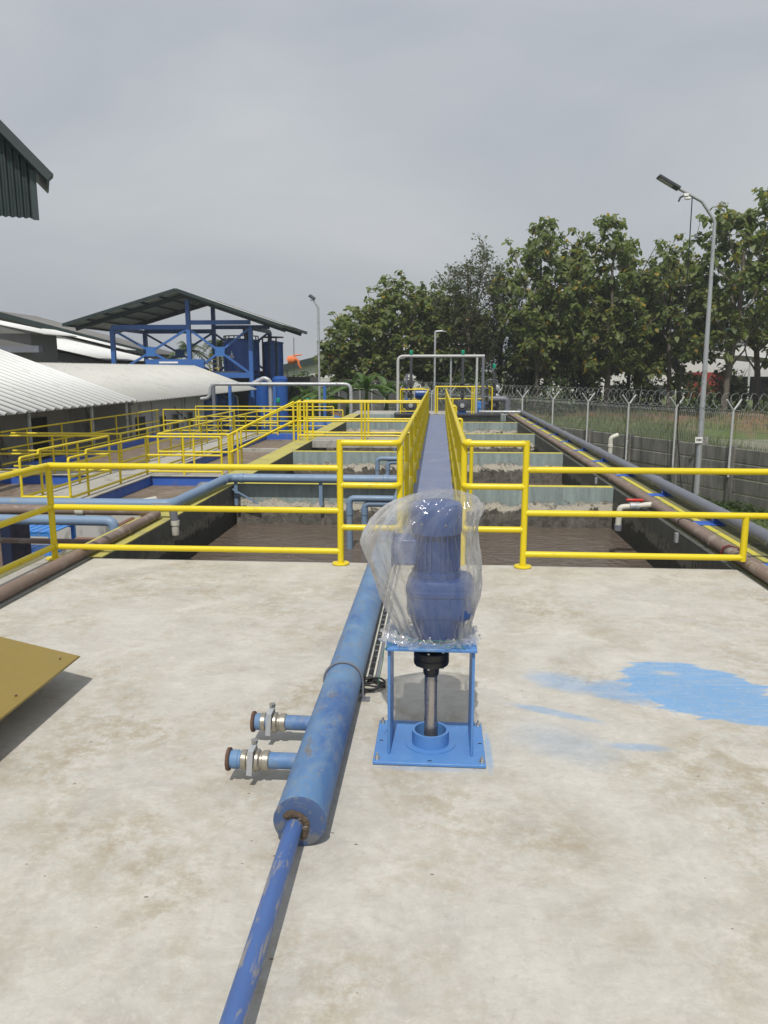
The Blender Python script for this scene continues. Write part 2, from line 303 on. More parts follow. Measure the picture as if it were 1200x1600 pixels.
def leaf_mat(name, dark, light, odd, odd_at=0.93, transl=0.3):
    m, nt, b = newmat(name)
    geo = nt.nodes.new('ShaderNodeNewGeometry')
    rnd = geo.outputs['Random Per Island']
    c = ramp(nt, rnd, [(0.0, dark), (odd_at - 0.04, light), (odd_at, odd), (1.0, tuple(x * 0.8 for x in odd))])
    c = mix(nt, ramp(nt, noise_node(nt, 0.7, 3), [(0.35, 0.0), (0.65, 0.45)]), c, dark)
    nt.links.new(c, b.inputs['Base Color']); b.inputs['Roughness'].default_value = 0.5
    tr = nt.nodes.new('ShaderNodeBsdfTranslucent'); nt.links.new(mix(nt, 1.0, c, (1.7, 1.75, 1.3), 'MULTIPLY'), tr.inputs[0])
    ms = nt.nodes.new('ShaderNodeMixShader'); ms.inputs[0].default_value = transl
    out = nt.nodes['Material Output']
    nt.links.new(b.outputs[0], ms.inputs[1]); nt.links.new(tr.outputs[0], ms.inputs[2]); nt.links.new(ms.outputs[0], out.inputs[0])
leaf_mat('leaf_teak', (0.075, 0.112, 0.034), (0.24, 0.275, 0.095), (0.44, 0.30, 0.05), 0.97, 0.5)
leaf_mat('leaf_fine', (0.05, 0.068, 0.032), (0.115, 0.13, 0.065), (0.14, 0.13, 0.05), 0.95, 0.5)
leaf_mat('leaf_bush', (0.035, 0.065, 0.02), (0.095, 0.14, 0.042), (0.14, 0.14, 0.04), 0.95)
leaf_mat('leaf_banana', (0.045, 0.09, 0.022), (0.10, 0.17, 0.045), (0.24, 0.18, 0.06), 0.93)
leaf_mat('leaf_grass', (0.045, 0.085, 0.012), (0.10, 0.155, 0.03), (0.16, 0.15, 0.06), 0.9)
leaf_mat('leaf_reed', (0.075, 0.11, 0.035), (0.16, 0.19, 0.075), (0.22, 0.20, 0.10), 0.85)

def precast_mat():
    m, nt, b = newmat('precast_concrete')
    st = noise_node(nt, 1.6, 6, 0.7, (2.2, 2.2, 0.35)); n = noise_node(nt, 5, 6, 0.7)
    oi = nt.nodes.new('ShaderNodeObjectInfo')
    c = mix(nt, ramp(nt, st, [(0.36, 0.0), (0.64, 1.0)]), (0.085, 0.085, 0.078), (0.245, 0.24, 0.215))
    c = mix(nt, ramp(nt, n, [(0.5, 0.0), (0.75, 0.4)]), c, (0.09, 0.085, 0.06))
    c = mix(nt, mth(nt, 'MULTIPLY', oi.outputs['Random'], 0.35), c, (0.15, 0.145, 0.125))
    nt.links.new(c, b.inputs['Base Color']); b.inputs['Roughness'].default_value = 0.9; bump(nt, b, n, 0.4, 0.01)
precast_mat()

def bag_mat():
    m, nt, b = newmat('clear_plastic')
    nt.nodes.remove(b); out = nt.nodes['Material Output']
    tr = nt.nodes.new('ShaderNodeBsdfTransparent'); tr.inputs[0].default_value = (0.95, 0.95, 0.94, 1)
    gl = nt.nodes.new('ShaderNodeBsdfGlossy'); gl.inputs['Roughness'].default_value = 0.11; gl.inputs[0].default_value = (0.95, 0.95, 0.95, 1)
    df = nt.nodes.new('ShaderNodeBsdfDiffuse'); df.inputs[0].default_value = (0.88, 0.86, 0.82, 1)
    tl = nt.nodes.new('ShaderNodeBsdfTranslucent'); tl.inputs[0].default_value = (0.88, 0.86, 0.82, 1)
    bp = nt.nodes.new('ShaderNodeBump'); bp.inputs['Strength'].default_value = 0.8; bp.inputs['Distance'].default_value = 0.016
    nn = noise_node(nt, 10, 4, 0.6, (1.2, 1.2, 0.6), dist=0.8); 
    vv = nt.nodes.new('ShaderNodeTexVoronoi'); vv.feature = 'DISTANCE_TO_EDGE'; vv.inputs['Scale'].default_value = 8
    gg_ = nt.nodes.new('ShaderNodeNewGeometry'); mm_ = nt.nodes.new('ShaderNodeMapping'); mm_.inputs['Scale'].default_value = (1.5, 1.5, 0.6); mm_.inputs['Rotation'].default_value = (0.3, 0.5, 0.2)
    nt.links.new(gg_.outputs['Position'], mm_.inputs[0]); nt.links.new(mm_.outputs[0], vv.inputs['Vector'])
    nt.links.new(mth(nt, 'ADD', mth(nt, 'MULTIPLY', nn, 0.45), mth(nt, 'MULTIPLY', vv.outputs['Distance'], 1.8)), bp.inputs['Height'])
    for s in (gl, df, tl): nt.links.new(bp.outputs[0], s.inputs['Normal'])
    m0 = nt.nodes.new('ShaderNodeMixShader'); m0.inputs[0].default_value = 0.5
    nt.links.new(df.outputs[0], m0.inputs[1]); nt.links.new(tl.outputs[0], m0.inputs[2])
    fr = nt.nodes.new('ShaderNodeFresnel'); fr.inputs[0].default_value = 1.45; nt.links.new(bp.outputs[0], fr.inputs['Normal'])
    m1 = nt.nodes.new('ShaderNodeMixShader')
    nt.links.new(mth(nt, 'ADD', mth(nt, 'MULTIPLY', fr.outputs[0], 0.6), 0.16, True), m1.inputs[0])
    nt.links.new(m0.outputs[0], m1.inputs[1]); nt.links.new(gl.outputs[0], m1.inputs[2])
    lw = nt.nodes.new('ShaderNodeLayerWeight'); lw.inputs[0].default_value = 0.28; nt.links.new(bp.outputs[0], lw.inputs['Normal'])
    dn = ramp(nt, noise_node(nt, 5, 4, 0.6, (1.5, 1.5, 0.5), dist=1.0), [(0.35, 0.17), (0.7, 0.44)])
    sx_ = nt.nodes.new('ShaderNodeSeparateXYZ'); nt.links.new(gg_.outputs['Position'], sx_.inputs[0])
    ax_ = mth(nt, 'ABSOLUTE', mth(nt, 'SUBTRACT', sx_.outputs['X'], 0.012))
    ax_ = mth(nt, 'ADD', ax_, mth(nt, 'MULTIPLY', mth(nt, 'SUBTRACT', noise_node(nt, 6, 4), 0.5), 0.10))
    loose = nt.nodes.new('ShaderNodeMapRange'); loose.inputs[1].default_value = 0.07; loose.inputs[2].default_value = 0.17; loose.inputs[3].default_value = 0.5; loose.inputs[4].default_value = 1.35; nt.links.new(ax_, loose.inputs[0])
    fac = mth(nt, 'MULTIPLY', mth(nt, 'ADD', mth(nt, 'MULTIPLY', lw.outputs['Facing'], 0.42), dn), loose.outputs[0], True)
    m2 = nt.nodes.new('ShaderNodeMixShader'); nt.links.new(fac, m2.inputs[0])
    nt.links.new(tr.outputs[0], m2.inputs[1]); nt.links.new(m1.outputs[0], m2.inputs[2]); nt.links.new(m2.outputs[0], out.inputs[0])
bag_mat()

# ------------------------------------------------------------ geometry helpers
COL = scene.collection
MW = {}
class MB:
    def __init__(s): s.v = []; s.f = []
    def add(s, vs, fs):
        k = len(s.v); s.v += [tuple(v) for v in vs]; s.f += [tuple(i + k for i in f) for f in fs]; return s
    def box(s, x0, x1, y0, y1, z0, z1):
        return s.add([(x0, y0, z0), (x1, y0, z0), (x1, y1, z0), (x0, y1, z0), (x0, y0, z1), (x1, y0, z1), (x1, y1, z1), (x0, y1, z1)],
                     [(0, 3, 2, 1), (4, 5, 6, 7), (0, 1, 5, 4), (1, 2, 6, 5), (2, 3, 7, 6), (3, 0, 4, 7)])
    def beam(s, p0, p1, w, h):
        """bar of w x h section from p0 to p1"""
        p0 = Vector(p0); p1 = Vector(p1); d = (p1 - p0).normalized()
        up = Vector((0, 0, 1)) if abs(d.z) < 0.95 else Vector((0, 1, 0))
        a = d.cross(up).normalized() * w / 2; b = a.cross(d).normalized() * h / 2
        vs = [p + i * a + j * b for p in (p0, p1) for i, j in ((-1, -1), (1, -1), (1, 1), (-1, 1))]
        return s.add(vs, [(3, 2, 1, 0), (4, 5, 6, 7), (0, 1, 5, 4), (1, 2, 6, 5), (2, 3, 7, 6), (3, 0, 4, 7)])
    def tube(s, path, r, n=12, cap=True, fil=0.0):
        pts = fillet(path, fil) if fil else [Vector(p) for p in path]
        rr = r if isinstance(r, (list, tuple)) else [r] * len(pts)
        rings = []; prev = None
        for i, p in enumerate(pts):
            t = (pts[min(i + 1, len(pts) - 1)] - pts[max(i - 1, 0)])
            t = t.normalized() if t.length > 1e-9 else Vector((0, 0, 1))
            if prev is None:
                a = t.cross(Vector((0, 0, 1)) if abs(t.z) < 0.9 else Vector((1, 0, 0))).normalized()
            else: a = (prev - t * prev.dot(t)).normalized()
            prev = a; b = t.cross(a)
            rings.append([p + (a * math.cos(2 * math.pi * k / n) + b * math.sin(2 * math.pi * k / n)) * rr[i] for k in range(n)])
        vs = [v for rg in rings for v in rg]; fs = []
        for i in range(len(rings) - 1):
            for k in range(n):
                fs.append((i * n + k, i * n + (k + 1) % n, (i + 1) * n + (k + 1) % n, (i + 1) * n + k))
        if cap: fs += [tuple(range(n))[::-1], tuple(range((len(rings) - 1) * n, len(rings) * n))]
        return s.add(vs, fs)
    def lathe(s, prof, c, axis='z', n=28):
        c = Vector(c); vs = []; fs = []; m = len(prof)
        for (r, h) in prof:
            for k in range(n):
                a = 2 * math.pi * k / n; x, y = r * math.cos(a), r * math.sin(a)
                vs.append(c + (Vector((x, y, h)) if axis == 'z' else Vector((h, x, y)) if axis == 'x' else Vector((y, h, x))))
        for i in range(m - 1):
            for k in range(n): fs.append((i * n + k, i * n + (k + 1) % n, (i + 1) * n + (k + 1) % n, (i + 1) * n + k))
        if prof[0][0] > 1e-6: fs.append(tuple(range(n))[::-1])
        if prof[-1][0] > 1e-6: fs.append(tuple(range((m - 1) * n, m * n)))
        return s.add(vs, fs)
    def prism(s, poly, y0, y1):
        """poly in x,z extruded along y"""
        n = len(poly)
        vs = [(x, y0, z) for x, z in poly] + [(x, y1, z) for x, z in poly]
        return s.add(vs, [tuple(range(n)), tuple(range(n, 2 * n))[::-1]] + [(i, i + n, (i + 1) % n + n, (i + 1) % n) for i in range(n)])
    def mesh(s, name='mesh', sharp=35):
        me = bpy.data.meshes.new(name); me.from_pydata([tuple(v) for v in s.v], [], s.f); me.update()
        if sharp is not None:
            me.shade_smooth(); me.set_sharp_from_angle(angle=R(sharp))
        return me
    def build(s, name, mat, parent=None, sharp=35, kind=None):
        return put(name, s.mesh(name, sharp), mat, parent, kind=kind)
def fillet(path, rad, seg=6):
    P = [Vector(p) for p in path]; out = [P[0]]
    for i in range(1, len(P) - 1):
        a, b, c = P[i - 1], P[i], P[i + 1]
        u = (a - b); v = (c - b); lu, lv = u.length, v.length; u.normalize(); v.normalize()
        ang = u.angle(v)
        if ang > math.pi - 0.02: out.append(b); continue
        d = min(rad / math.tan(ang / 2), lu * 0.48, lv * 0.48)
        p0 = b + u * d; p1 = b + v * d
        for k in range(seg + 1):
            t = k / seg; out.append(p0 * (1 - t) ** 2 + b * 2 * t * (1 - t) + p1 * t * t)
    out.append(P[-1]); return out
def put(name, me, mat, parent=None, loc=(0, 0, 0), rot=(0, 0, 0), kind=None, local=False):
    """link a mesh; world-space vertices unless local"""
    o = bpy.data.objects.new(name, me); COL.objects.link(o)
    if mat is not None and not me.materials: me.materials.append(MATS[mat])
    o.location = loc; o.rotation_euler = rot
    if parent is not None:
        o.parent = parent
        if not local: o.matrix_parent_inverse = MW[parent].inverted()
    if kind: o['kind'] = kind
    MW[o] = (MW[parent] if (parent is not None and local) else Matrix()) @ Matrix.Translation(loc) @ Matrix.Rotation(rot[2], 4, 'Z')
    return o
def tag(o, label, cat, group=None):
    o['label'] = label; o['category'] = cat
    if group: o['group'] = group
    return o
def thing(name, label, cat, loc=(0, 0, 0), rz=0.0, group=None):
    o = bpy.data.objects.new(name, None); o.empty_display_size = 0.1; COL.objects.link(o)
    o.location = loc; o.rotation_euler = (0, 0, rz)
    MW[o] = Matrix.Translation(loc) @ Matrix.Rotation(rz, 4, 'Z')
    return tag(o, label, cat, group)
def structure(o): o['kind'] = 'structure'; return o
def bevel(o, w=0.01, seg=2):
    md = o.modifiers.new('bevel', 'BEVEL'); md.width = w; md.segments = seg; md.limit_method = 'ANGLE'; md.angle_limit = R(40); return o
rng = random.Random(7)

# ------------------------------------------------------------ ground, pond
def sm(a, b, x):
    t = max(0.0, min(1.0, (x - a) / (b - a))); return t * t * (3 - 2 * t)
GZ = -1.8
def gh(x, y):
    if -4.6 < x < 4.2 and y < 34: return GZ - 1.6
    h = GZ
    h += 0.8 * sm(44, 50, y)
    edge = 13.2 + 0.9 * noise.noise(Vector((0.2 * y, 3.1, 0)))
    p = sm(edge, edge + 1.2, x) * sm(27, 30, y) * (1 - sm(45.5, 48.5, y)) * (1 - sm(50, 54, x))
    h = h * (1 - p) + (-3.2) * p
    if y > 24: h += 0.10 * noise.noise(Vector((x * 0.35, y * 0.35, 0)))
    return h
def axis_vals(segs):
    out = []
    for a, b, st in segs:
        n = max(1, round((b - a) / st)); out += [a + (b - a) * i / n for i in range(n)]
    return out + [segs[-1][1]]
gx = axis_vals([(-900, -120, 130), (-120, -30, 10), (-30, -8, 2), (-8, 12, 0.8), (12, 60, 1.2), (60, 120, 10), (120, 900, 130)])
gy = axis_vals([(-300, -10, 60), (-10, 24, 2), (24, 60, 1.0), (60, 120, 10), (120, 1500, 150)])
mb = MB(); nx = len(gx)
mb.v = [(x, y, gh(x, y)) for y in gy for x in gx]
mb.f = [(j * nx + i, j * nx + i + 1, (j + 1) * nx + i + 1, (j + 1) * nx + i) for j in range(len(gy) - 1) for i in range(nx - 1)]
structure(mb.build('ground', 'ground', sharp=None))
structure(MB().add([(11, 26, -2.4), (56, 26, -2.4), (56, 50, -2.4), (11, 50, -2.4)], [(0, 1, 2, 3)]).build('pond', 'pond_water', sharp=None))

# ------------------------------------------------------------ deck and main tanks
DY = 6.47
o = MB().box(-3.06, 2.52, -3.0, DY, -0.16, 0.0).build('concrete_deck', 'deck_concrete'); structure(o); bevel(o, 0.012)

tank = thing('settling_tank', 'long open concrete tank of brown water divided by painted cross walls', 'tank', (-0.3, 18, GZ))
ENDY = 29.2
# side walls: inner faces are slimy, tops carry paint
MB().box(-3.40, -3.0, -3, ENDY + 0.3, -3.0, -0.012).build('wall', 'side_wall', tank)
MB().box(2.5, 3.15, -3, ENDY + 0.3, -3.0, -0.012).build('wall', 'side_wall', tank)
MB().box(-3.0, 2.5, ENDY, ENDY + 0.3, -3.0, -0.004).build('end_wall', 'partition_face', tank)
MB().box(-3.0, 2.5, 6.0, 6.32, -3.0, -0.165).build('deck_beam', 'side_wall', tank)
for k, y in enumerate((11.05, 15.62, 20.3, 24.85)):
    MB().box(-2.998, -0.42, y, y + 0.16, -3.0, -0.004).build('partition', 'partition_face', tank)
    MB().box(0.27, 2.498, y, y + 0.16, -3.0, -0.004).build('partition', 'partition_face', tank)
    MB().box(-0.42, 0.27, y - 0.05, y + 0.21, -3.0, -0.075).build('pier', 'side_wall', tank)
    MB().box(-2.996, -0.42, y + 0.002, y + 0.158, -0.004, 0.0).build('painted_edge', 'yellow_line', tank)
    MB().box(0.27, 2.494, y + 0.002, y + 0.158, -0.004, 0.0).build('painted_edge', 'yellow_line', tank)
MB().box(-3.40, -3.002, DY + 0.02, ENDY + 0.3, -0.012, 0.0).build('painted_top', 'yellow_top', tank)
MB().box(-3.62, -3.1, -3, DY + 0.02, -0.3, 0.0).build('wall_top', 'concrete_slab', tank)
MB().box(-3.62, -3.50, -3, DY + 0.02, 0.0, 0.004).build('painted_top', 'olive_top', tank)
MB().box(2.56, 3.15, -3, ENDY + 0.3, -0.012, 0.0).build('wall_top', 'olive_top', tank)
MB().box(2.85, 2.915, -3, ENDY + 0.3, 0.0, 0.004).build('painted_line', 'yellow_line', tank)
wv = MB(); nxx, nyy = 2, 2
structure(MB().add([(-3.0, 6.32, -0.60), (2.5, 6.32, -0.60), (2.5, ENDY, -0.60), (-3.0, ENDY, -0.60)], [(0, 1, 2, 3)]).build('tank_water', 'sludge_water', sharp=None))

# catwalk
cw = thing('catwalk', 'narrow blue painted catwalk running down the middle of the tanks', 'walkway', (-0.075, 17.5, -0.06))
ys = [DY + 0.01]
while ys[-1] < 28.4: ys.append(min(28.6, ys[-1] + 1.84))
pm = None
for a, b2 in zip(ys[:-1], ys[1:]):
    o = MB().box(-0.358, 0.208, a + 0.004, b2 - 0.004, -0.03, 0.016 + rng.uniform(-0.002, 0.002)).build('floor_plate', 'catwalk_paint', cw); bevel(o, 0.004, 1)
for x in (-0.352, 0.202): MB().box(x - 0.025, x + 0.025, DY + 0.004, 28.6, -0.072, -0.031).build('side_beam', 'pipe_dark', cw)

# ------------------------------------------------------------ railings
def railing(name, label, rails, posts, r=0.0265, fil=0.07, mat='yellow_paint', group='yellow pipe railings', n=12, feet=False):
    """rails: list of polylines, posts: (x, y, z0, z1)"""
    x, y, z, _ = posts[0]
    t = thing(name, label, 'railing', (x, y, z), 0, group)
    for p in rails: MB().tube(p, r, n, True, fil).build('rail', mat, t, sharp=50)
    for (px, py, z0, z1) in posts:
        po = MB().tube([(px, py, z0), (px, py, z1)], r * 1.03, n).build('post', mat, t, sharp=50)
        if r > 0.0262 and py < 7:
            for q in rails:
                for e in (q[0], q[-1]):
                    if abs(e[0] - px) < 0.02 and abs(e[1] - py) < 0.08 and z0 < e[2] < z1 + 0.05:
                        d_ = (Vector(q[1]) - Vector(q[0])).normalized(); d_ = d_ if e is q[0] else -d_; c_ = Vector((px, py, e[2])) + d_ * 0.029
                        MB().tube([c_ - d_ * 0.004, c_ + d_ * 0.001, c_ + d_ * 0.006], [r * 1.10, r * 1.16, r * 1.04], 14).build('weld', mat, t, sharp=60)
        if feet: MB().lathe([(0.075, 0.004), (0.075, 0.014), (0.07, 0.018)], (px, py, z0), 'z', 16).build('base_plate', mat, t)
    return t
ZR = (0.835, 0.47, 0.115)
RY = 6.40
railing('railing', 'yellow three-rail railing along the deck edge left of the shrink-wrapped motor',
        [[(-3.38, RY, z), (-0.83, RY, z)] for z in ZR], [(-3.38, RY, 0.0, 0.84)], feet=True)
railing('railing', 'yellow railing running toward the viewer on the wall at the left picture edge',
        [[(-3.38, RY - 0.03, z), (-3.38, 0.5, z)] for z in ZR], [(-3.38, 4.2, 0.0, 0.82), (-3.38, 2.0, 0.0, 0.82)])
GZs = (1.05, 0.69, 0.325)
py = [8.05 + 1.58 * i for i in range(13)]
railing('catwalk_railing', 'yellow railing along the left edge of the blue catwalk with its gate wing',
        [[(-0.83, RY, z), (-0.33, RY, z), (-0.385, 28.4, z - 0.09)] for z in GZs],
        [(-0.83, RY, 0.0, 1.075), (-0.325, RY + 0.06, 0.0, 1.03)] + [(-0.335 - 0.0022 * (y - 6.4), y, 0.0, 0.98 - 0.0035 * (y - 8)) for y in py], feet=False)
MB().lathe([(0.075, 0.004), (0.075, 0.014), (0.07, 0.018)], (-0.83, RY, 0), 'z', 16).build('base_plate', 'yellow_paint', [x for x in COL.objects if x.name == 'catwalk_railing'][0])
t = railing('catwalk_railing', 'yellow railing along the right edge of the blue catwalk with its gate wing',
        [[(0.725, RY, z), (0.215, RY, z), (0.235, 28.4, z - 0.09)] for z in GZs],
        [(0.725, RY, 0.0, 1.075), (0.215, RY + 0.06, 0.0, 1.03)] + [(0.218 + 0.0009 * (y - 6.4), y, 0.0, 0.98 - 0.0035 * (y - 8)) for y in py])
MB().lathe([(0.075, 0.004), (0.075, 0.014), (0.07, 0.018)], (0.725, RY, 0), 'z', 16).build('base_plate', 'yellow_paint', t)
for y in (9.4, 13.6, 18.4, 23.2):
    MB().tube([(0.235, y, 0.80), (0.40, y, 0.80), (0.40, y, -0.02)], 0.024, 10, True, 0.03).build('brace', 'yellow_paint', t, sharp=50)
    MB().beam((0.2, y, -0.045), (0.43, y, -0.045), 0.06, 0.02).build('bracket', 'yellow_paint', t)
t = railing('railing', 'yellow railing with three rails along the deck edge on the right over the tank',
        [[(0.725, RY, ZR[0]), (3.6, RY, ZR[0])], [(0.725, RY, ZR[1]), (3.6, RY, ZR[1])], [(0.725, RY, ZR[2]), (2.53, RY, ZR[2])]],
        [(2.53, RY, ZR[2] - 0.028, ZR[1]), (3.6, RY, -0.4, 0.86)])

# bridge over the left tanks
br = thing('footbridge', 'short concrete footbridge slab crossing the left tanks behind the first cross walls', 'bridge', (-1.8, 18.5, -0.15))
o = MB().box(-2.998, -0.43, 18.05, 19.05, -0.17, 0.012).build('slab', 'concrete_slab', br); bevel(o, 0.01)
for nm, yy, lab in (('near', 18.12, 'near yellow railing of the concrete footbridge over the left tanks'), ('far', 18.98, 'far yellow railing of the concrete footbridge over the left tanks')):
    railing('bridge_railing', lab, [[(-3.34, yy, z), (-0.40, yy, z)] for z in (0.90, 0.46, 0.12)],
            [(-3.34, yy, 0, 0.90), (-3.12, yy, 0, 0.90), (-1.82, yy, 0, 0.90), (-1.74, yy, 0, 0.90), (-0.5, yy, 0, 0.90)], r=0.024, n=10)

# ------------------------------------------------------------ low basins and their walkway on the left
BZ = -0.63
bs = thing('low_basin', 'low concrete basins with blue inner walls and pale walkway left of the main tanks', 'basin', (-5.8, 19, GZ))
def bx(name, mat, *a, bev=0.008):
    o = MB().box(*a).build(name, mat, bs)
    if bev: bevel(o, bev, 1)
    return o
def slabwall(x0, x1, y0, y1, mat='basin_blue'):
    bx('wall', mat, x0, x1, y0, y1, GZ - 0.2, BZ - 0.03)
slabwall(-7.42, -6.33, 13.1, 28.2); slabwall(-7.42, -6.33, 12.86, 13.1, 'wall_plaster'); bx('painted_band', 'basin_blue', -7.42, -6.0, 12.846, 12.86, BZ - 0.16, BZ - 0.03); slabwall(-6.33, -3.42, 16.42, 17.3); slabwall(-6.33, -3.42, 27.84, 28.2)
slabwall(-6.33, -3.42, 12.86, 13.1, 'wall_plaster'); bx('wall', 'concrete_slab', -6.33, -3.42, 23.4, 23.6, GZ - 0.2, BZ - 0.12)
slabwall(-10.2, -7.42, 16.42, 17.3); slabwall(-10.2, -7.42, 27.84, 28.2); slabwall(-10.4, -10.2, 12.85, 28.2); slabwall(-10.2, -7.42, 12.86, 13.1, 'wall_plaster')
for y0 in [12.8 + 2.2 * i for i in range(7)]: bx('walkway_slab', 'concrete_slab', -7.46, -6.30, y0, y0 + 2.194, BZ - 0.03, BZ)
bx('walkway_slab', 'concrete_slab', -6.294, -3.43, 16.38, 17.34, BZ - 0.03, BZ - 0.002)
bx('walkway_slab', 'concrete_slab', -10.4, -7.466, 16.38, 17.34, BZ - 0.03, BZ - 0.002)
for (x0, x1, y0, y1) in ((-6.33, -3.42, 13.1, 16.42), (-6.33, -3.42, 17.3, 23.4), (-6.33, -3.42, 23.6, 27.84), (-10.2, -7.42, 13.1, 16.42), (-10.2, -7.42, 17.3, 27.84)):
    o = MB().add([(x0, y0, -0.86), (x1, y0, -0.86), (x1, y1, -0.86), (x0, y1, -0.86)], [(0, 1, 2, 3)]).build('basin_sludge', 'sludge_thick', None, sharp=None); structure(o)

def wrail(label, pts, posts, step=None):
    H = 0.835; mid = 0.43; low = 0.07
    rails = []
    top = [(p[0], p[1], p[2] + H) for p in pts]
    if step:   # stepped handrail end
        a, b2 = step
        top = [(a[0], a[1], a[2]), (a[0], a[1], a[2] + H - 0.07), (b2[0], b2[1], b2[2] + H - 0.07), (b2[0], b2[1], b2[2] + H)] + top[1:]
    rails.append(top)
    for h in (mid, low): rails.append([(p[0], p[1], p[2] + h) for p in pts])
    return railing('walkway_railing', label, rails, [(x, y, BZ, BZ + H) for x, y in posts], r=0.024, fil=0.06, mat='yellow_far', n=8)
XL, XR = -7.32, -6.44
def along(x, a, b2, st): 
    n = max(1, round((b2 - a) / st)); return [(x, a + (b2 - a) * i / n) for i in range(n + 1)]
wrail('yellow left railing of the low walkway, nearest stretch beside the corner post', [(XL, 12.9, BZ), (XL, 16.65, BZ), (-9.9, 16.5, BZ)],
      along(XL, 13.6, 16.6, 1.5) + [(-8.6, 16.57)], ((XL, 12.9, BZ), (XL, 13.55, BZ)))
wrail('yellow right railing of the low walkway, nearest stretch in front of the blue basin', [(XR, 12.9, BZ), (XR, 16.5, BZ), (-4.75, 16.5, BZ)],
      along(XR, 13.6, 16.5, 1.45) + [(-5.6, 16.5), (-4.75, 16.5)], ((XR, 12.9, BZ), (XR, 13.6, BZ)))
railing('walkway_railing', 'low yellow end bar across the near end of the low walkway', [[(XL, 12.88, BZ + 0.08), (XR, 12.88, BZ + 0.08)]], [(XL, 12.88, BZ, BZ + 0.12), (XR, 12.88, BZ, BZ + 0.12)], r=0.022, mat='yellow_far', n=8)
wrail('yellow left railing of the low walkway, far stretch passing the grey plaster building', [(-9.9, 17.2, BZ), (XL, 17.2, BZ), (XL, 27.2, BZ)], [(-8.6, 17.2)] + along(XL, 17.25, 27.2, 1.65))
wrail('yellow right railing of the low walkway, far stretch beyond the cross walkway', [(-4.75, 17.22, BZ), (XR, 17.22, BZ), (XR, 27.0, BZ), (-5.7, 27.0, BZ)], [(-4.75, 17.22), (-5.6, 17.22)] + along(XR, 17.25, 27.0, 1.62) + [(-5.7, 27.0)])
for yy, d, lab in ((16.9, 0.0, 'near sloping yellow handrail climbing from the low walkway to the footbridge'), (17.22, 0.9, 'far sloping yellow handrail climbing from the low walkway to the footbridge')):
    railing('stair_handrail', lab, [[(-4.72, yy, 0.205), (-3.42, 18.05 + d, 0.91)], [(-4.72, yy, -0.20), (-3.42, 18.05 + d, 0.47)]],
            [(-4.70, yy + 0.01, BZ, 0.21), (-4.52, yy + 0.12, BZ, 0.30), (-3.43, 18.04 + d, -0.01, 0.91)], r=0.024, mat='yellow_far', n=8)
wrail('yellow railing across the far end of the low basins', [(-10.2, 28.0, BZ), (-3.5, 28.0, BZ)], [(-10.2 + 1.34 * i, 28.0) for i in range(6)])
wrail('yellow railing behind the low basins next to the blue columns', [(-9.8, 30.6, BZ), (-4.2, 30.6, BZ)], [(-9.8 + 1.4 * i, 30.6) for i in range(5)])
wrail('yellow railing along the outer edge of the low basins by the grey building', [(-10.3, 17.4, BZ), (-10.3, 27.8, BZ)], along(-10.3, 18.6, 27.6, 1.8))

# ------------------------------------------------------------ the mixer motor, its stand and wrapping
st = thing('motor_stand', 'bright blue steel stand with two plate legs bolted to the deck', 'stand', (-0.02, 3.2, 0))
def plate(name, x0, x1, y0, y1, z0, z1, mat='stand_blue', w=0.003): return bevel(MB().box(x0, x1, y0, y1, z0, z1).build(name, mat, st), w, 2)
bp_ = plate('base_plate', -0.263, 0.217, 3.0, 3.40, 0.002, 0.016)
plate('leg', -0.204, -0.192, 3.075, 3.33, 0.0165, 0.489); plate('leg', 0.152, 0.164, 3.075, 3.33, 0.0165, 0.489)
plate('top_plate', -0.212, 0.172, 3.055, 3.355, 0.4895, 0.5035)
ring = MB(); ring.lathe([(0.070, 0.0), (0.070, 0.062), (0.082, 0.062), (0.082, 0.0)], (-0.02, 3.19, 0.017), 'z', 40)
ring.build('collar', 'stand_blue', st)
MB().lathe([(0.112, 0.0165), (0.112, 0.019), (0.084, 0.019)], (-0.02, 3.19, 0), 'z', 40).build('collar_disc', 'stand_blue', st)
MB().lathe([(0.0, 0.019), (0.069, 0.019), (0.069, 0.0195)], (-0.02, 3.19, 0), 'z', 32).build('shaft_hole', 'rubber', st)
for (x, y) in ((-0.245, 3.03), (0.20, 3.03), (-0.245, 3.37), (0.20, 3.37)):
    b = MB().lathe([(0.013, 0.016), (0.013, 0.019)], (x, y, 0), 'z', 14).lathe([(0.0095, 0.019), (0.0095, 0.028), (0.008, 0.03)], (x, y, 0), 'z', 6).lathe([(0.0045, 0.03), (0.0045, 0.042)], (x, y, 0), 'z', 8)
    b.build('bolt', 'steel', st)
for (x0, x1, y0, y1) in ((-0.248, -0.232, 3.19, 3.197), (0.192, 0.208, 3.19, 3.197), (-0.03, -0.012, 3.02, 3.026)):
    MB().box(x0, x1, y0, y1, 0.0162, 0.0172).build('slot', 'rubber', st)

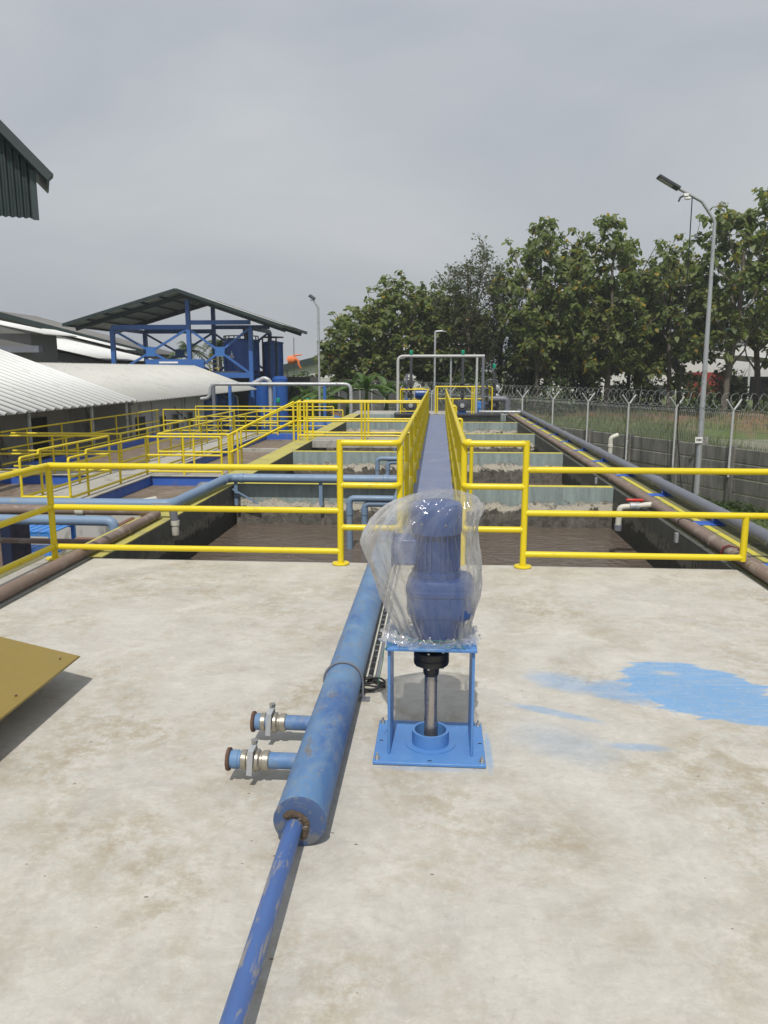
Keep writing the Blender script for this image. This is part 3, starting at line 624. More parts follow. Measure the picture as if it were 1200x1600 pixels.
sh = thing('agitator_shaft', 'steel agitator shaft with black flange coupling standing inside the blue stand', 'shaft', (-0.02, 3.19, 0.02))
MB().lathe([(0.029, 0.02), (0.029, 0.33), (0.0275, 0.335), (0.024, 0.34), (0.024, 0.36)], (-0.02, 3.19, 0), 'z', 28).build('shaft', 'shaft_steel', sh)
MB().lathe([(0.030, 0.335), (0.035, 0.345), (0.036, 0.378), (0.052, 0.385), (0.075, 0.390), (0.077, 0.396), (0.077, 0.414), (0.074, 0.417), (0.074, 0.421), (0.077, 0.424), (0.077, 0.448), (0.072, 0.452), (0.05, 0.455), (0.05, 0.489)], (-0.02, 3.19, 0), 'z', 36).build('coupling', 'black_iron', sh)
for k in range(6):
    a = R(60 * k + 20); MB().lathe([(0.008, 0), (0.008, 0.007)], (-0.02 + 0.062 * math.cos(a), 3.19 + 0.062 * math.sin(a), 0.3815), 'z', 6).build('bolt', 'steel', sh)
for k in range(6):
    a = R(60 * k + 20); MB().lathe([(0.0075, 0), (0.0075, 0.006)], (-0.02 + 0.065 * math.cos(a), 3.19 + 0.065 * math.sin(a), 0.452), 'z', 6).build('bolt', 'steel', sh)

mo = thing('gear_motor', 'dark blue geared motor on the blue stand under plastic wrap', 'motor', (0.0, 3.2, 0.504))
C0 = (-0.004, 3.2, 0)
MB().lathe([(0.08, 0.506), (0.092, 0.515), (0.098, 0.53), (0.112, 0.565), (0.122, 0.60), (0.127, 0.622)], (0.008, 3.2, 0), 'z', 40).build('flange', 'motor_blue', mo)
g = MB()
prof = []
for k in range(40):
    a = 2 * math.pi * k / 40; c, s = math.cos(a), math.sin(a)
    prof.append((0.016 + 0.145 * math.copysign(abs(c) ** 0.55, c), 3.2 + 0.125 * math.copysign(abs(s) ** 0.6, s)))
zs = [(0.615, 0.93), (0.625, 0.98), (0.645, 1.0), (0.715, 1.0), (0.718, 1.03), (0.738, 1.03), (0.741, 1.0), (0.765, 0.98), (0.78, 0.92), (0.785, 0.8)]
for (z, k) in zs: g.v += [(0.016 + (x - 0.016) * k, 3.2 + (y - 3.2) * k, z) for x, y in prof]
n = 40
for i in range(len(zs) - 1): g.f += [(i * n + k, i * n + (k + 1) % n, (i + 1) * n + (k + 1) % n, (i + 1) * n + k) for k in range(n)]
g.f += [tuple(range(n))[::-1], tuple(range((len(zs) - 1) * n, len(zs) * n))]
g.build('gearbox', 'motor_blue', mo)
mb = MB(); mb.lathe([(0.105, 0.782), (0.105, 0.81), (0.088, 0.815), (0.088, 0.985)], C0, 'z', 40)
mb.build('motor_body', 'motor_blue', mo)
for k in range(28):
    a = 2 * math.pi * k / 28
    if 2.75 < a < 3.55: continue
    c, s = math.cos(a), math.sin(a)
    MB().beam((C0[0] + 0.095 * c, C0[1] + 0.095 * s, 0.822), (C0[0] + 0.095 * c, C0[1] + 0.095 * s, 0.978), 0.004, 0.018) \
        if False else None
fin = MB()
for k in range(28):
    a = 2 * math.pi * k / 28
    if 2.75 < a < 3.55: continue
    c, s = math.cos(a), math.sin(a); t_ = Vector((-s, c, 0)) * 0.002
    p0 = Vector((C0[0] + 0.086 * c, C0[1] + 0.086 * s, 0)); p1 = Vector((C0[0] + 0.103 * c, C0[1] + 0.103 * s, 0))
    vs = [q + e + Vector((0, 0, z)) for z in (0.82, 0.98) for q, e in ((p0, -t_), (p1, -t_), (p1, t_), (p0, t_))]
    fin.add(vs, [(3, 2, 1, 0), (4, 5, 6, 7), (0, 1, 5, 4), (1, 2, 6, 5), (2, 3, 7, 6), (3, 0, 4, 7)])
fin.build('cooling_fins', 'motor_blue', mo, kind='stuff')
MB().lathe([(0.106, 0.975), (0.108, 0.985), (0.108, 1.08), (0.10, 1.10), (0.07, 1.108), (0.0, 1.11)], C0, 'z', 40).build('fan_cowl', 'motor_blue', mo)
for a in (R(-70), R(-125), R(20)):
    MB().lathe([(0.007, 0), (0.007, 0.006)], (C0[0] + 0.104 * math.cos(a), C0[1] + 0.104 * math.sin(a), 1.02), 'z', 8).build('bolt', 'steel', mo)
bevel(MB().box(-0.185, -0.085, 3.13, 3.27, 0.84, 0.955).build('terminal_box', 'motor_blue', mo), 0.012, 3)
bevel(MB().box(-0.193, -0.1855, 3.125, 3.275, 0.833, 0.962).build('terminal_lid', 'motor_blue', mo), 0.004, 2)

# plastic bag: one sheet, gathered at a neck below the gearbox and flaring over the stand's top plate
rows = [(1.150, 0.00, 0.085, 0.05), (1.128, -0.10, 0.150, 0.10), (1.086, -0.19, 0.172, 0.135), (1.03, -0.255, 0.146, 0.15), (0.975, -0.295, 0.148, 0.16), (0.931, -0.312, 0.154, 0.165),
        (0.88, -0.30, 0.162, 0.17), (0.832, -0.282, 0.168, 0.17), (0.79, -0.268, 0.170, 0.17), (0.748, -0.250, 0.170, 0.165), (0.705, -0.232, 0.162, 0.16), (0.663, -0.210, 0.150, 0.15), (0.625, -0.19, 0.138, 0.14),
        (0.592, -0.168, 0.126, 0.13), (0.562, -0.145, 0.12, 0.122), (0.538, -0.130, 0.118, 0.12), (0.522, -0.155, 0.13, 0.135), (0.513, -0.19, 0.145, 0.16), (0.510, -0.212, 0.165, 0.172), (0.507, -0.225, 0.172, 0.18)]
def lerp_rows(u):
    k = min(len(rows) - 2, int(u)); t = u - k; a, b = rows[k], rows[k + 1]
    return [a[i] * (1 - t) + b[i] * t for i in range(4)]
g = MB(); nt_, nu = 150, 92
for j in range(nu + 1):
    u = (len(rows) - 1) * j / nu; z, xl, xr, ry = lerp_rows(u); cx = (xl + xr) / 2; rx = (xr - xl) / 2
    v = j / nu
    for k in range(nt_):
        a = 2 * math.pi * k / nt_; c, s = math.cos(a), math.sin(a)
        px = math.copysign(abs(c) ** 0.85, c); pyy = math.copysign(abs(s) ** 0.85, s)
        # folds run up and down, tight at the neck, broad creases on the belly
        f1 = noise.noise(Vector((c * 3.2, s * 3.2, z * 2.4)))
        f2 = 1 - abs(noise.noise(Vector((c * 6.0 + 5, s * 6.0, z * 3.5 + 3 * c)))) * 2.2
        f3 = 1 - abs(noise.noise(Vector((c * 11 + 9, s * 11, z * 5)))) * 2.5
        neck = math.exp(-((z - 0.54) / 0.07) ** 2)
        d = 0.024 * f1 + 0.016 * f2 + 0.006 * f3 * (1 + 2.0 * neck)
        d *= min(1.0, 0.25 + v * 6)
        tz = 0
        if z < 0.524: tz = 0.014 * noise.noise(Vector((c * 4, s * 4, 7.7))) + 0.045 * abs(noise.noise(Vector((c * 8, s * 8, 1.7 + v * 6)))) + 0.02 * abs(noise.noise(Vector((c * 17, s * 17, v * 14))))
        g.v.append((cx + (rx + d) * px, 3.2 + (ry + d) * pyy, max(0.507 if z < 0.53 else 0, z + tz + 0.008 * noise.noise(Vector((c * 5, s * 5, z * 8))))))
for j in range(nu):
    for k in range(nt_): g.f.append((j * nt_ + k, (j + 1) * nt_ + k, (j + 1) * nt_ + (k + 1) % nt_, j * nt_ + (k + 1) % nt_))
g.f.append(tuple(range(nt_)))
bag = g.build('plastic_bag', 'clear_plastic', sharp=60)
tag(bag, 'crumpled clear plastic bag wrapped round the blue motor', 'plastic bag')
# the bunched corner of the bag at the top right
strg = MB()
pp = [(-0.02 + 0.142 * math.cos(a) * 1.0, 3.2 + 0.135 * math.sin(a), 0.53 + 0.006 * math.sin(3 * a)) for a in [2 * math.pi * k / 40 for k in range(41)]]
strg.tube(pp, 0.0022, 5)
strg.tube([(-0.16, 3.12, 0.53), (-0.20, 3.06, 0.512), (-0.218, 3.045, 0.50), (-0.222, 3.043, 0.45), (-0.232, 3.04, 0.40), (-0.24, 3.038, 0.36)], 0.002, 5, True, 0.02)
strg.tube([(0.0, 3.06, 0.53), (0.05, 3.04, 0.518), (0.09, 3.075, 0.514), (0.12, 3.05, 0.511)], 0.002, 5, True, 0.02)
tag(strg.build('tie_string', 'green_string'), 'thin green string tying the plastic bag at its neck', 'string')

# ------------------------------------------------------------ pipes on the deck
PX, PR = -0.468, 0.092
mp_ = thing('header_pipe', 'thick faded blue pipe lying on the deck with two valve stubs', 'pipe', (PX, 4.5, 0))
g = MB(); npth = 60
path = [(PX, 2.42 + (6.9 - 2.42) * i / npth, PR + 0.004) for i in range(npth + 1)]
g.tube(path, PR, 36, False)
g.build('pipe_body', 'pipe_blue_old', mp_, sharp=60)
MB().lathe([(PR * 0.985, 0.004), (PR, 0.0), (PR + 0.002, -0.006), (PR - 0.006, -0.010), (0.045, -0.011), (0.0, -0.011)], (PX, 2.424, PR + 0.004), 'y', 36).build('end_cap', 'pipe_cap', mp_, sharp=40)
w = MB()
for k in range(15):
    a = R(-70 + 14 * k); rr = 0.043 + 0.006 * rng.random()
    w.lathe([(0.001, -0.015 - 0.004 * rng.random()), (0.007 + 0.006 * rng.random(), -0.012), (0.012 + 0.006 * rng.random(), -0.0085)], (PX - 0.018 + rr * math.cos(a) * 0.9, 2.42, 0.082 + rr * math.sin(a)), 'y', 7)
w.build('weld_crust', 'weld_dirt', mp_)
MB().tube([(PX - 0.02, 2.415, 0.078), (PX - 0.017, 2.0, 0.082), (PX - 0.01, 0.4, 0.09), (PX - 0.01, -1.0, 0.09)], 0.031, 20).build('branch_pipe', 'pipe_blue_thin', mp_, sharp=60)
for (y, xe) in ((3.17, -0.815), (2.83, -0.835)):
    z = 0.098
    MB().lathe([(0.033, 0), (0.033, 0.20)], (PX - PR - 0.11, y, z), 'x', 22).build('stub', 'pipe_blue_old', mp_)
    v = MB().lathe([(0.036, 0), (0.040, 0.004), (0.040, 0.022), (0.034, 0.026), (0.034, 0.034), (0.044, 0.04), (0.047, 0.055), (0.044, 0.072), (0.034, 0.08), (0.034, 0.086), (0.040, 0.09), (0.040, 0.112), (0.036, 0.116)], (PX - PR - 0.22, y, z), 'x', 8 if False else 20)
    vb = v.build('ball_valve', 'brass', mp_, sharp=25)
    MB().lathe([(0.012, 0.035), (0.012, 0.062), (0.009, 0.064), (0.009, 0.075), (0.014, 0.076), (0.014, 0.088), (0.009, 0.090)], (PX - PR - 0.165, y, z), 'z', 8).build('valve_stem', 'steel', vb)
    MB().beam((PX - PR - 0.165, y + 0.01, z + 0.072), (PX - PR - 0.170, y - 0.055, z + 0.06), 0.022, 0.005).beam((PX - PR - 0.170, y - 0.053, z + 0.062), (PX - PR - 0.176, y - 0.062, z - 0.035), 0.022, 0.005).build('valve_lever', 'galvanised', vb)
    MB().lathe([(0.036, 0.0), (0.038, 0.012), (0.038, 0.03), (0.035, 0.034), (0.035, 0.06)], (xe + 0.012, y, z), 'x', 20).build('hose_coupling', 'pipe_blue_old', mp_)
    MB().lathe([(0.030, -0.004), (0.0455, -0.003), (0.0465, 0.007), (0.044, 0.010), (0.036, 0.011)], (xe, y, z), 'x', 22).build('end_flange', 'rust', mp_)
    MB().lathe([(0.0, 0.003), (0.031, 0.003), (0.031, -0.005)], (xe, y, z), 'x', 18).build('bore', 'rubber', mp_)
sp = MB(); arc = [(PX + 0.099 * math.cos(a), 3.66, PR + 0.004 + 0.099 * math.sin(a)) for a in [R(190 - 190 * k / 18) for k in range(19)]]
sp.tube(arc + [(PX + 0.099, 3.66, 0.02), (PX + 0.105, 3.655, 0.006)], 0.006, 8); sp.box(PX + 0.085, PX + 0.135, 3.63, 3.68, 0.001, 0.006)
sp.build('strap', 'pipe_grey', mp_); MB().lathe([(0.008, 0.006), (0.008, 0.014)], (PX + 0.118, 3.655, 0), 'z', 6).build('bolt', 'steel', mp_)
# pale blue run beside the catwalk and across the left tank, then back along the wall and away
pb = thing('feed_pipe', 'pale blue pipe crossing the left tank and turning along the yellow topped wall', 'pipe', (-1.8, 10.93, 0))
MB().tube([(PX, 6.9, 0.096), (PX, 10.86, 0.10)], 0.08, 20).build('pipe_run', 'pipe_blue_pale', pb, sharp=60)
MB().tube([(PX, 10.5, 0.10), (PX, 10.93, 0.10), (-3.06, 10.93, 0.10), (-3.14, 8.75, 0.085), (-9.5, 8.8, 0.06)], 0.064, 18, True, 0.14).build('pipe_run', 'pipe_blue_pale', pb, sharp=60)
for p, ax in (((-2.86, 10.93, 0.10), 'x'), ((-3.068, 10.68, 0.10), 'y'), ((-0.75, 10.93, 0.10), 'x')):
    MB().lathe([(0.064, -0.035), (0.072, -0.03), (0.072, 0.03), (0.064, 0.035)], p, ax, 20).build('joint', 'pipe_blue_pale', pb)
for x in (-2.95, -1.7): MB().beam((x, 10.93, -0.3), (x, 10.93, 0.035), 0.05, 0.02).build('support', 'pipe_blue_pale', pb)
MB().beam((-2.98, 10.85, -0.05), (-2.62, 10.92, -0.28), 0.04, 0.02).build('support', 'pipe_blue_pale', pb)
g = thing('brown_pipe', 'brown pipe running along the left wall and turning away to the left', 'pipe', (-3.22, 6, 0))
MB().tube([(-3.145, -2, 0.055), (-3.145, 8.28, 0.055), (-3.30, 8.42, 0.06), (-9.5, 8.42, 0.05)], 0.05, 16, True, 0.10).build('pipe_run', 'pipe_brown', g, sharp=60)
MB().tube([(-3.36, 8.60, 0.05), (-9.5, 8.60, 0.05)], 0.04, 14).build('pipe_run', 'pipe_brown', g, sharp=60)
for y in (1.5, 4.4, 7.4): MB().lathe([(0.05, -0.04), (0.058, -0.035), (0.058, 0.035), (0.05, 0.04)], (-3.145, y, 0.055), 'y', 16).build('joint', 'pipe_brown', g)
for x in (-4.1, -6): MB().lathe([(0.05, -0.05), (0.057, -0.045), (0.057, 0.045), (0.05, 0.05)], (x, 8.42, 0.058), 'x', 16).build('joint', 'pvc_white', g)
g = thing('drain_pipe', 'short grey pipe elbow hanging into the left tank at the corner of the wall', 'pipe', (-3.1, 8.3, -0.1))
MB().tube([(-3.22, 8.34, 0.13), (-2.98, 8.32, 0.13), (-2.96, 8.32, -0.05)], 0.045, 16, True, 0.06).build('elbow', 'pipe_grey', g, sharp=60)
MB().lathe([(0.038, -0.19), (0.042, -0.18), (0.042, -0.08), (0.05, -0.075), (0.05, -0.02)], (-2.96, 8.32, 0), 'z', 16).build('nozzle', 'pvc_white', g)
tag(MB().tube([(-3.52, 7.98, -1.2), (-3.52, 7.98, 0.03), (-9.5, 8.05, 0.03)], 0.055, 16, True, 0.09).build('grey_blue_pipe', 'pipe_blue_pale', sharp=60), 'pale blue pipe in front of the brown pipes left of the wall corner', 'pipe')
tag(MB().tube([(-3.45, 8.9, -0.42), (-9.5, 8.9, -0.42)], 0.035, 12).build('rusty_pipe', 'pipe_brown', sharp=60), 'thin rust brown pipe low under the bundle of pipes on the left', 'pipe')
# U shaped pale blue pipes by the catwalk
for (yy, lab, zb) in ((9.55, 'nearest pair of pale blue pipes bent down into the left tank beside the catwalk', -0.75), (14.0, 'second pair of pale blue pipes bent down into the left tank behind the cross pipe', -0.7), (19.6, 'farthest pair of pale blue pipes bent down into the left tank behind the footbridge', -0.7)):
    g = thing('dip_pipes', lab, 'pipe', (-0.9, yy, -0.6), 0, 'dip pipes beside the catwalk')
    MB().tube([(-0.44, yy, 0.05), (-1.12, yy, 0.05), (-1.12, yy, zb)], 0.04, 14, True, 0.07).build('pipe_run', 'pipe_blue_pale', g, sharp=60)
    MB().tube([(-0.44, yy + 0.02, -0.02), (-0.93, yy + 0.02, -0.02), (-0.93, yy + 0.02, zb)], 0.04, 14, True, 0.07).build('pipe_run', 'pipe_blue_pale', g, sharp=60)
    for x in (-1.12, -0.93): MB().lathe([(0.046, -0.04), (0.046, 0.04)], (x, yy + (0.02 if x > -1 else 0), -0.12), 'z', 14).build('joint', 'pipe_blue_pale', g)
# cable trunking and black cable by the header pipe
g = thing('cable_trunking', 'pair of narrow beige and black cable channels lying right of the thick blue pipe', 'trunking', (-0.35, 5, 0))
for (x, w2, h, m) in ((-0.372, 0.012, 0.020, 'pvc_white'), (-0.352, 0.026, 0.014, 'rubber'), (-0.332, 0.010, 0.022, 'pvc_white'), (-0.318, 0.014, 0.012, 'pipe_grey')):
    MB().box(x - w2 / 2, x + w2 / 2, 3.86, 6.40, 0.001, h).build('channel', m, g)
for k in range(26): MB().box(-0.363, -0.341, 3.92 + 0.095 * k, 3.935 + 0.095 * k, 0.0145, 0.018).build('clip', 'pipe_grey', g)
cb = []
for k in range(120):
    a = 2 * math.pi * k / 34; rr = 0.055 + 0.014 * math.sin(a * 1.7 + 1)
    cb.append((-0.345 + rr * math.cos(a) * 1.15, 3.80 + rr * math.sin(a) * 1.1, 0.008 + 0.0085 * k / 34 + 0.004 * math.sin(a * 2.3)))
g2 = MB().tube([(-0.352, 4.2, 0.022), (-0.35, 3.95, 0.02)] + cb + [(-0.40, 3.72, 0.012), (-0.415, 3.68, 0.006)], 0.0055, 7)
tag(g2.build('coiled_cable', 'rubber', sharp=60), 'small coil of black cable on the deck beside the blue pipe strap', 'cable')

# ochre plate at the left
pl = thing('yellow_plate', 'ochre painted steel plate raised above the deck at the left edge', 'plate', (-2.3, 3.3, 0))
g = MB()
g.add([(-1.865, 3.71, 0.17), (-1.865, 1.9, 0.17), (-3.0, 1.9, 0.175), (-3.0, 4.20, 0.175)], [(0, 3, 2, 1)])
o = g.build('sheet', 'ochre_plate', pl, sharp=None); md = o.modifiers.new('solid', 'SOLIDIFY'); md.thickness = 0.004; md.offset = -1
MB().beam((-1.872, 3.69, 0.176), (-1.872, 1.95, 0.176), 0.022, 0.008).build('edge_strip', 'ochre_plate', pl)
for p in ((-2.75, 3.9), (-2.75, 2.1), (-2.45, 2.1)): MB().box(p[0] - 0.02, p[0] + 0.02, p[1] - 0.02, p[1] + 0.02, 0.0, 0.166).build('leg', 'ochre_plate', pl)
for p in ((-1.95, 3.66), (-1.93, 3.2), (-1.93, 2.7)): MB().lathe([(0.006, 0.171), (0.006, 0.176)], (p[0], p[1], 0), 'z', 8).build('rivet', 'rust', pl)

# right-hand pipes
g = thing('brown_pipe', 'pair of brown pipes running the length of the right tank wall', 'pipe', (2.62, 12, 0))
MB().tube([(2.60, -2, 0.05), (2.60, 29, 0.05)], 0.05, 16).build('pipe_run', 'pipe_brown', g, sharp=60)
MB().tube([(2.70, -2, 0.035), (2.70, 29, 0.035)], 0.032, 14).build('pipe_run', 'pipe_brown', g, sharp=60)
for y in (3, 7.3, 9.3, 11.6, 15.6, 19.6, 23.6): MB().lathe([(0.05, -0.045), (0.058, -0.04), (0.058, 0.04), (0.05, 0.045)], (2.60, y, 0.05), 'y', 16).build('joint', 'pipe_brown', g)
for y in (6.9, 8.2): MB().tube([(2.53, y, 0.02), (2.55, y, 0.09), (2.6, y, 0.108), (2.68, y, 0.085), (2.74, y, 0.01)], 0.005, 6, True, 0.02).build('tie', 'red_plastic' if y < 7 else 'rubber', g)
for y in (8.0, 12.2): MB().box(2.47, 2.499, y, y + 0.05, -0.12, -0.02).build('hanger', 'galvanised', g)
g = thing('grey_pipe', 'large grey pipe on blue saddles along the outside of the right wall', 'pipe', (3.05, 12, 0))
MB().tube([(3.06, -2, 0.11), (3.06, 29.5, 0.11), (3.06, 30.2, 0.11)], 0.072, 20).build('pipe_run', 'pipe_grey', g, sharp=60)
sx = MB().box(-0.20, 0.10, -0.12, 0.12, 0.0045, 0.007).mesh('patch'); sd = MB().box(-0.075, 0.075, -0.035, 0.035, 0.007, 0.06).mesh('saddle')
for y in [6.55] + [8.45 + 1.94 * k for k in range(11)]:
    put('paint_patch', sx, 'basin_blue', g, (3.02 - 0.02 * rng.random(), y, 0)); put('saddle', sd, 'tank_blue', g, (3.06, y, 0)); 
for y in (7.1, 10.9, 15, 19, 23): MB().lathe([(0.072, -0.06), (0.08, -0.055), (0.08, 0.055), (0.072, 0.06)], (3.06, y, 0.11), 'y', 20).build('joint', 'pipe_grey', g)
g = thing('branch_valve', 'white plastic branch with red handled valve hanging into the right tank', 'valve', (2.4, 9.3, 0))
MB().tube([(2.60, 9.3, 0.06), (2.19, 9.3, 0.02), (2.18, 9.3, -0.22)], 0.036, 14, True, 0.05).build('pipe_run', 'pvc_white', g, sharp=60)
MB().lathe([(0.037, -0.06), (0.05, -0.055), (0.05, 0.055), (0.037, 0.06)], (2.36, 9.3, 0.037), 'x', 16).build('valve_body', 'galvanised', g)
MB().lathe([(0.037, -0.04), (0.045, -0.035), (0.045, 0.035), (0.037, 0.04)], (2.18, 9.3, -0.23), 'z', 16).build('nozzle', 'pipe_grey', g)
bevel(MB().box(2.26, 2.46, 9.275, 9.325, 0.10, 0.125).lathe([(0.014, 0.06), (0.014, 0.11)], (2.36, 9.3, 0), 'z', 10).build('handle', 'red_plastic', g), 0.006)
g = thing('vent_pipe', 'white plastic vent pipe bent over at its top behind the grey pipe', 'pipe', (3.75, 15.5, GZ))
MB().tube([(3.55, 16.2, GZ), (3.55, 16.2, 0.27), (3.70, 16.2, 0.33)], 0.046, 14, True, 0.08).build('pipe_run', 'pvc_white', g, sharp=60)
MB().lathe([(0.046, -0.03), (0.054, -0.025), (0.054, 0.025), (0.046, 0.03)], (3.55, 16.2, 0.1), 'z', 14).build('joint', 'pvc_white', g)

# pump bench and rusty pump on the low yard at the left
g = thing('pump_bench', 'small bright blue slatted steel bench on the low yard beyond the left wall', 'bench', (-6.0, 11.2, -1.2))
X0, X1, Y0, Y1, T, F = -6.85, -6.05, 11.35, 12.15, -0.84, -1.22
for k in range(7):
    x = X0 + (X1 - X0) * k / 6; bevel(MB().box(x - 0.055, x + 0.055, Y0, Y1, T - 0.02, T).build('slat', 'sky_blue_paint', g), 0.004, 1)
for x in (X0, X1):
    for y in (Y0 + 0.03, Y1 - 0.03): MB().box(x - 0.03, x + 0.03, y - 0.03, y + 0.03, GZ, T - 0.02).build('leg', 'sky_blue_paint', g)
for y in (Y0 + 0.03, Y1 - 0.03): MB().box(X0 + 0.03, X1 - 0.03, y - 0.02, y + 0.02, T - 0.08, T - 0.021).build('frame', 'sky_blue_paint', g)
MB().box(X0 + 0.03, X1 - 0.03, Y0 + 0.06, Y1 - 0.06, F - 0.02, F).build('shelf', 'sky_blue_paint', g)
g = thing('pump', 'rusty brown pump and motor between the blue bench and the yellow topped wall', 'pump', (-5.2, 11.3, -1.3))
MB().lathe([(0.10, -0.3), (0.13, -0.28), (0.13, 0.05), (0.10, 0.08)], (-5.35, 11.35, -1.05), 'x', 20).build('motor_body', 'rusty_iron', g)
MB().lathe([(0.05, 0.08), (0.05, 0.2), (0.15, 0.22), (0.17, 0.25), (0.17, 0.33), (0.15, 0.36), (0.06, 0.37), (0.06, 0.45), (0.10, 0.45), (0.10, 0.48)], (-5.35, 11.35, -1.05), 'x', 22).build('pump_casing', 'rusty_iron', g)
MB().tube([(-5.06, 11.35, -1.05), (-5.06, 11.5, -0.8), (-5.06, 12.2, -0.8)], 0.05, 12, True, 0.08).build('outlet', 'rusty_iron', g)
MB().box(-5.75, -4.7, 11.15, 11.55, GZ, -1.2).build('plinth', 'concrete_slab', g)
for k in range(6): MB().lathe([(0.012, 0), (0.012, 0.02)], (-4.93, 11.35 + 0.08 * math.cos(k), -1.05 + 0.08 * math.sin(k)), 'x', 6).build('bolt', 'steel', g)
g = thing('control_cabinet', 'dark blue upright cabinet at the left edge behind the railing', 'cabinet', (-5.7, 9.9, GZ))
bevel(MB().box(-6.6, -5.72, 9.7, 10.2, GZ, -0.25).build('body', 'navy_dark', g), 0.01)
MB().box(-6.02, -5.86, 9.694, 9.699, GZ + 0.1, -0.3).build('door_gap', 'pipe_brown', g)
MB().box(-6.36, -5.98, 9.688, 9.698, GZ + 0.1, -0.32).build('door', 'navy_dark', g)
g = thing('tap', 'brown hose tap with small handle at the far left by the dark yard', 'tap', (-7.6, 12.6, -0.8))
MB().tube([(-8.0, 12.4, -1.0), (-7.85, 12.4, -0.62), (-7.55, 12.45, -0.52), (-7.45, 12.45, -0.62)], 0.06, 12, True, 0.1).build('spout', 'pipe_brown', g, sharp=60)
MB().lathe([(0.02, 0.0), (0.02, 0.12), (0.14, 0.125), (0.14, 0.14)], (-7.62, 12.45, -0.5), 'z', 10).build('handle', 'brass', g)
tag(MB().tube([(-6.1, 13.2, -0.83), (-5.45, 14.3, -0.80)], 0.05, 12).build('sludge_pipe', 'pvc_white', sharp=60), 'cream plastic pipe lying on the sludge in the blue basin', 'pipe')
tag(MB().tube([(-3.9, 15.7, -0.72), (-4.95, 15.6, -0.72), (-5.1, 15.5, -0.95)], 0.07, 12, True, 0.1).build('inlet_pipe', 'pipe_grey', sharp=60), 'grey inlet elbow dipping into the sludge of the blue basin', 'pipe')
#END_PART1

# ------------------------------------------------------------ pump platform at the far end of the tanks
pf = thing('pump_platform', 'concrete pump platform at the far end of the catwalk', 'platform', (-0.5, 30.5, GZ))
o = MB().box(-3.4, 3.15, ENDY + 0.305, 32.2, GZ - 0.5, -0.02).build('slab', 'concrete_slab', pf); bevel(o, 0.015)
bevel(MB().box(-0.45, 0.30, 28.65, 29.15, -0.30, 0.06).build('step', 'concrete_slab', pf), 0.01)
for (x0, x1) in ((-1.7, -0.5), (0.35, 2.3)): MB().box(x0, x1, 28.9, 30.2, -0.019, 0.03).build('floor_grating', 'pipe_dark', pf)
def pump_set(name, x, y, label, zt, capz, vol=True):
    g = thing(name, label, 'pump', (x, y, 0), 0, 'pumps at the end of the catwalk')
    MB().tube([(x, y, 0.45), (x, y, zt)], 0.055, 14).build('riser', 'pipe_dark', g, sharp=60)
    for z in (0.72, 0.9, 1.05, 1.16):
        MB().lathe([(0.055, -0.03), (0.10, -0.025), (0.10, 0.025), (0.055, 0.03)], (x, y, z), 'z', 16).build('flange', 'pipe_dark', g)
    MB().beam((x, y - 0.02, 1.10), (x + 0.24, y - 0.04, 1.12), 0.03, 0.015).build('valve_lever', 'galvanised', g)
    MB().lathe([(0.05, -0.08), (0.062, -0.06), (0.062, 0.08), (0.045, 0.1), (0.0, 0.1)], (x, y, capz), 'z', 12).build('cap', 'green_cap', g)
    if vol:
        c = MB().lathe([(0.0, -0.14), (0.10, -0.14), (0.12, -0.12), (0.20, -0.11), (0.235, -0.06), (0.235, 0.04), (0.20, 0.10), (0.1, 0.12)], (x, y - 0.05, 0.32), 'y', 24).build('pump_casing', 'pipe_dark', g)
        MB().lathe([(0.055, -0.17), (0.085, -0.165), (0.085, -0.142)], (x, y - 0.05, 0.32), 'y', 16).build('inlet_flange', 'galvanised', c)
        MB().lathe([(0.13, 0.1), (0.15, 0.12), (0.15, 0.5), (0.12, 0.53)], (x, y - 0.05, 0.32), 'y', 20).build('motor_body', 'motor_blue', g)
        MB().box(x - 0.16, x + 0.16, y - 0.2, y + 0.5, 0.03, 0.09).build('baseplate', 'motor_blue', g)
    return g
pump_set('pump', -1.08, 29.6, 'dark pump with tall riser left of the catwalk end', 2.12, 2.28)
pump_set('pump', 0.87, 29.6, 'dark round pump with tall riser just right of the catwalk end', 2.12, 2.28)
pump_set('pump', 2.10, 30.4, 'short riser with green cap at the right end of the pump platform', 1.6, 1.78)
g = thing('valve_stack', 'narrow valve stack with grey handwheels right of the round pump', 'valve', (1.85, 30.7, 0))
MB().tube([(1.85, 30.7, 0.0), (1.85, 30.7, 1.25), (2.25, 30.7, 1.25), (2.25, 30.7, 0.0)], 0.05, 12, True, 0.1).build('pipe_run', 'pipe_dark', g, sharp=60)
for z in (0.35, 0.62, 0.95):
    MB().lathe([(0.05, -0.03), (0.09, -0.025), (0.09, 0.025), (0.05, 0.03)], (1.85, 30.7, z), 'z', 14).build('flange', 'pipe_grey', g)
    MB().lathe([(0.10, -0.16), (0.115, -0.15), (0.115, -0.135), (0.10, -0.125), (0.085, -0.14)], (2.25, 30.7, z), 'y', 16).build('handwheel', 'galvanised', g)
g = thing('valve_stack', 'slim grey standpipe with two valves behind the left pump', 'valve', (-1.3, 30.8, 0))
MB().tube([(-1.3, 30.8, 0.0), (-1.3, 30.8, 1.5)], 0.045, 12).build('pipe_run', 'pipe_grey', g, sharp=60)
for z in (0.5, 0.9): MB().lathe([(0.045, -0.05), (0.085, -0.04), (0.085, 0.04), (0.045, 0.05)], (-1.3, 30.8, z), 'z', 14).build('valve_body', 'canopy_blue', g)
g = thing('dosing_drum', 'small bright blue drum beside the right guard rail of the pump platform', 'drum', (1.62, 30.3, 0.03))
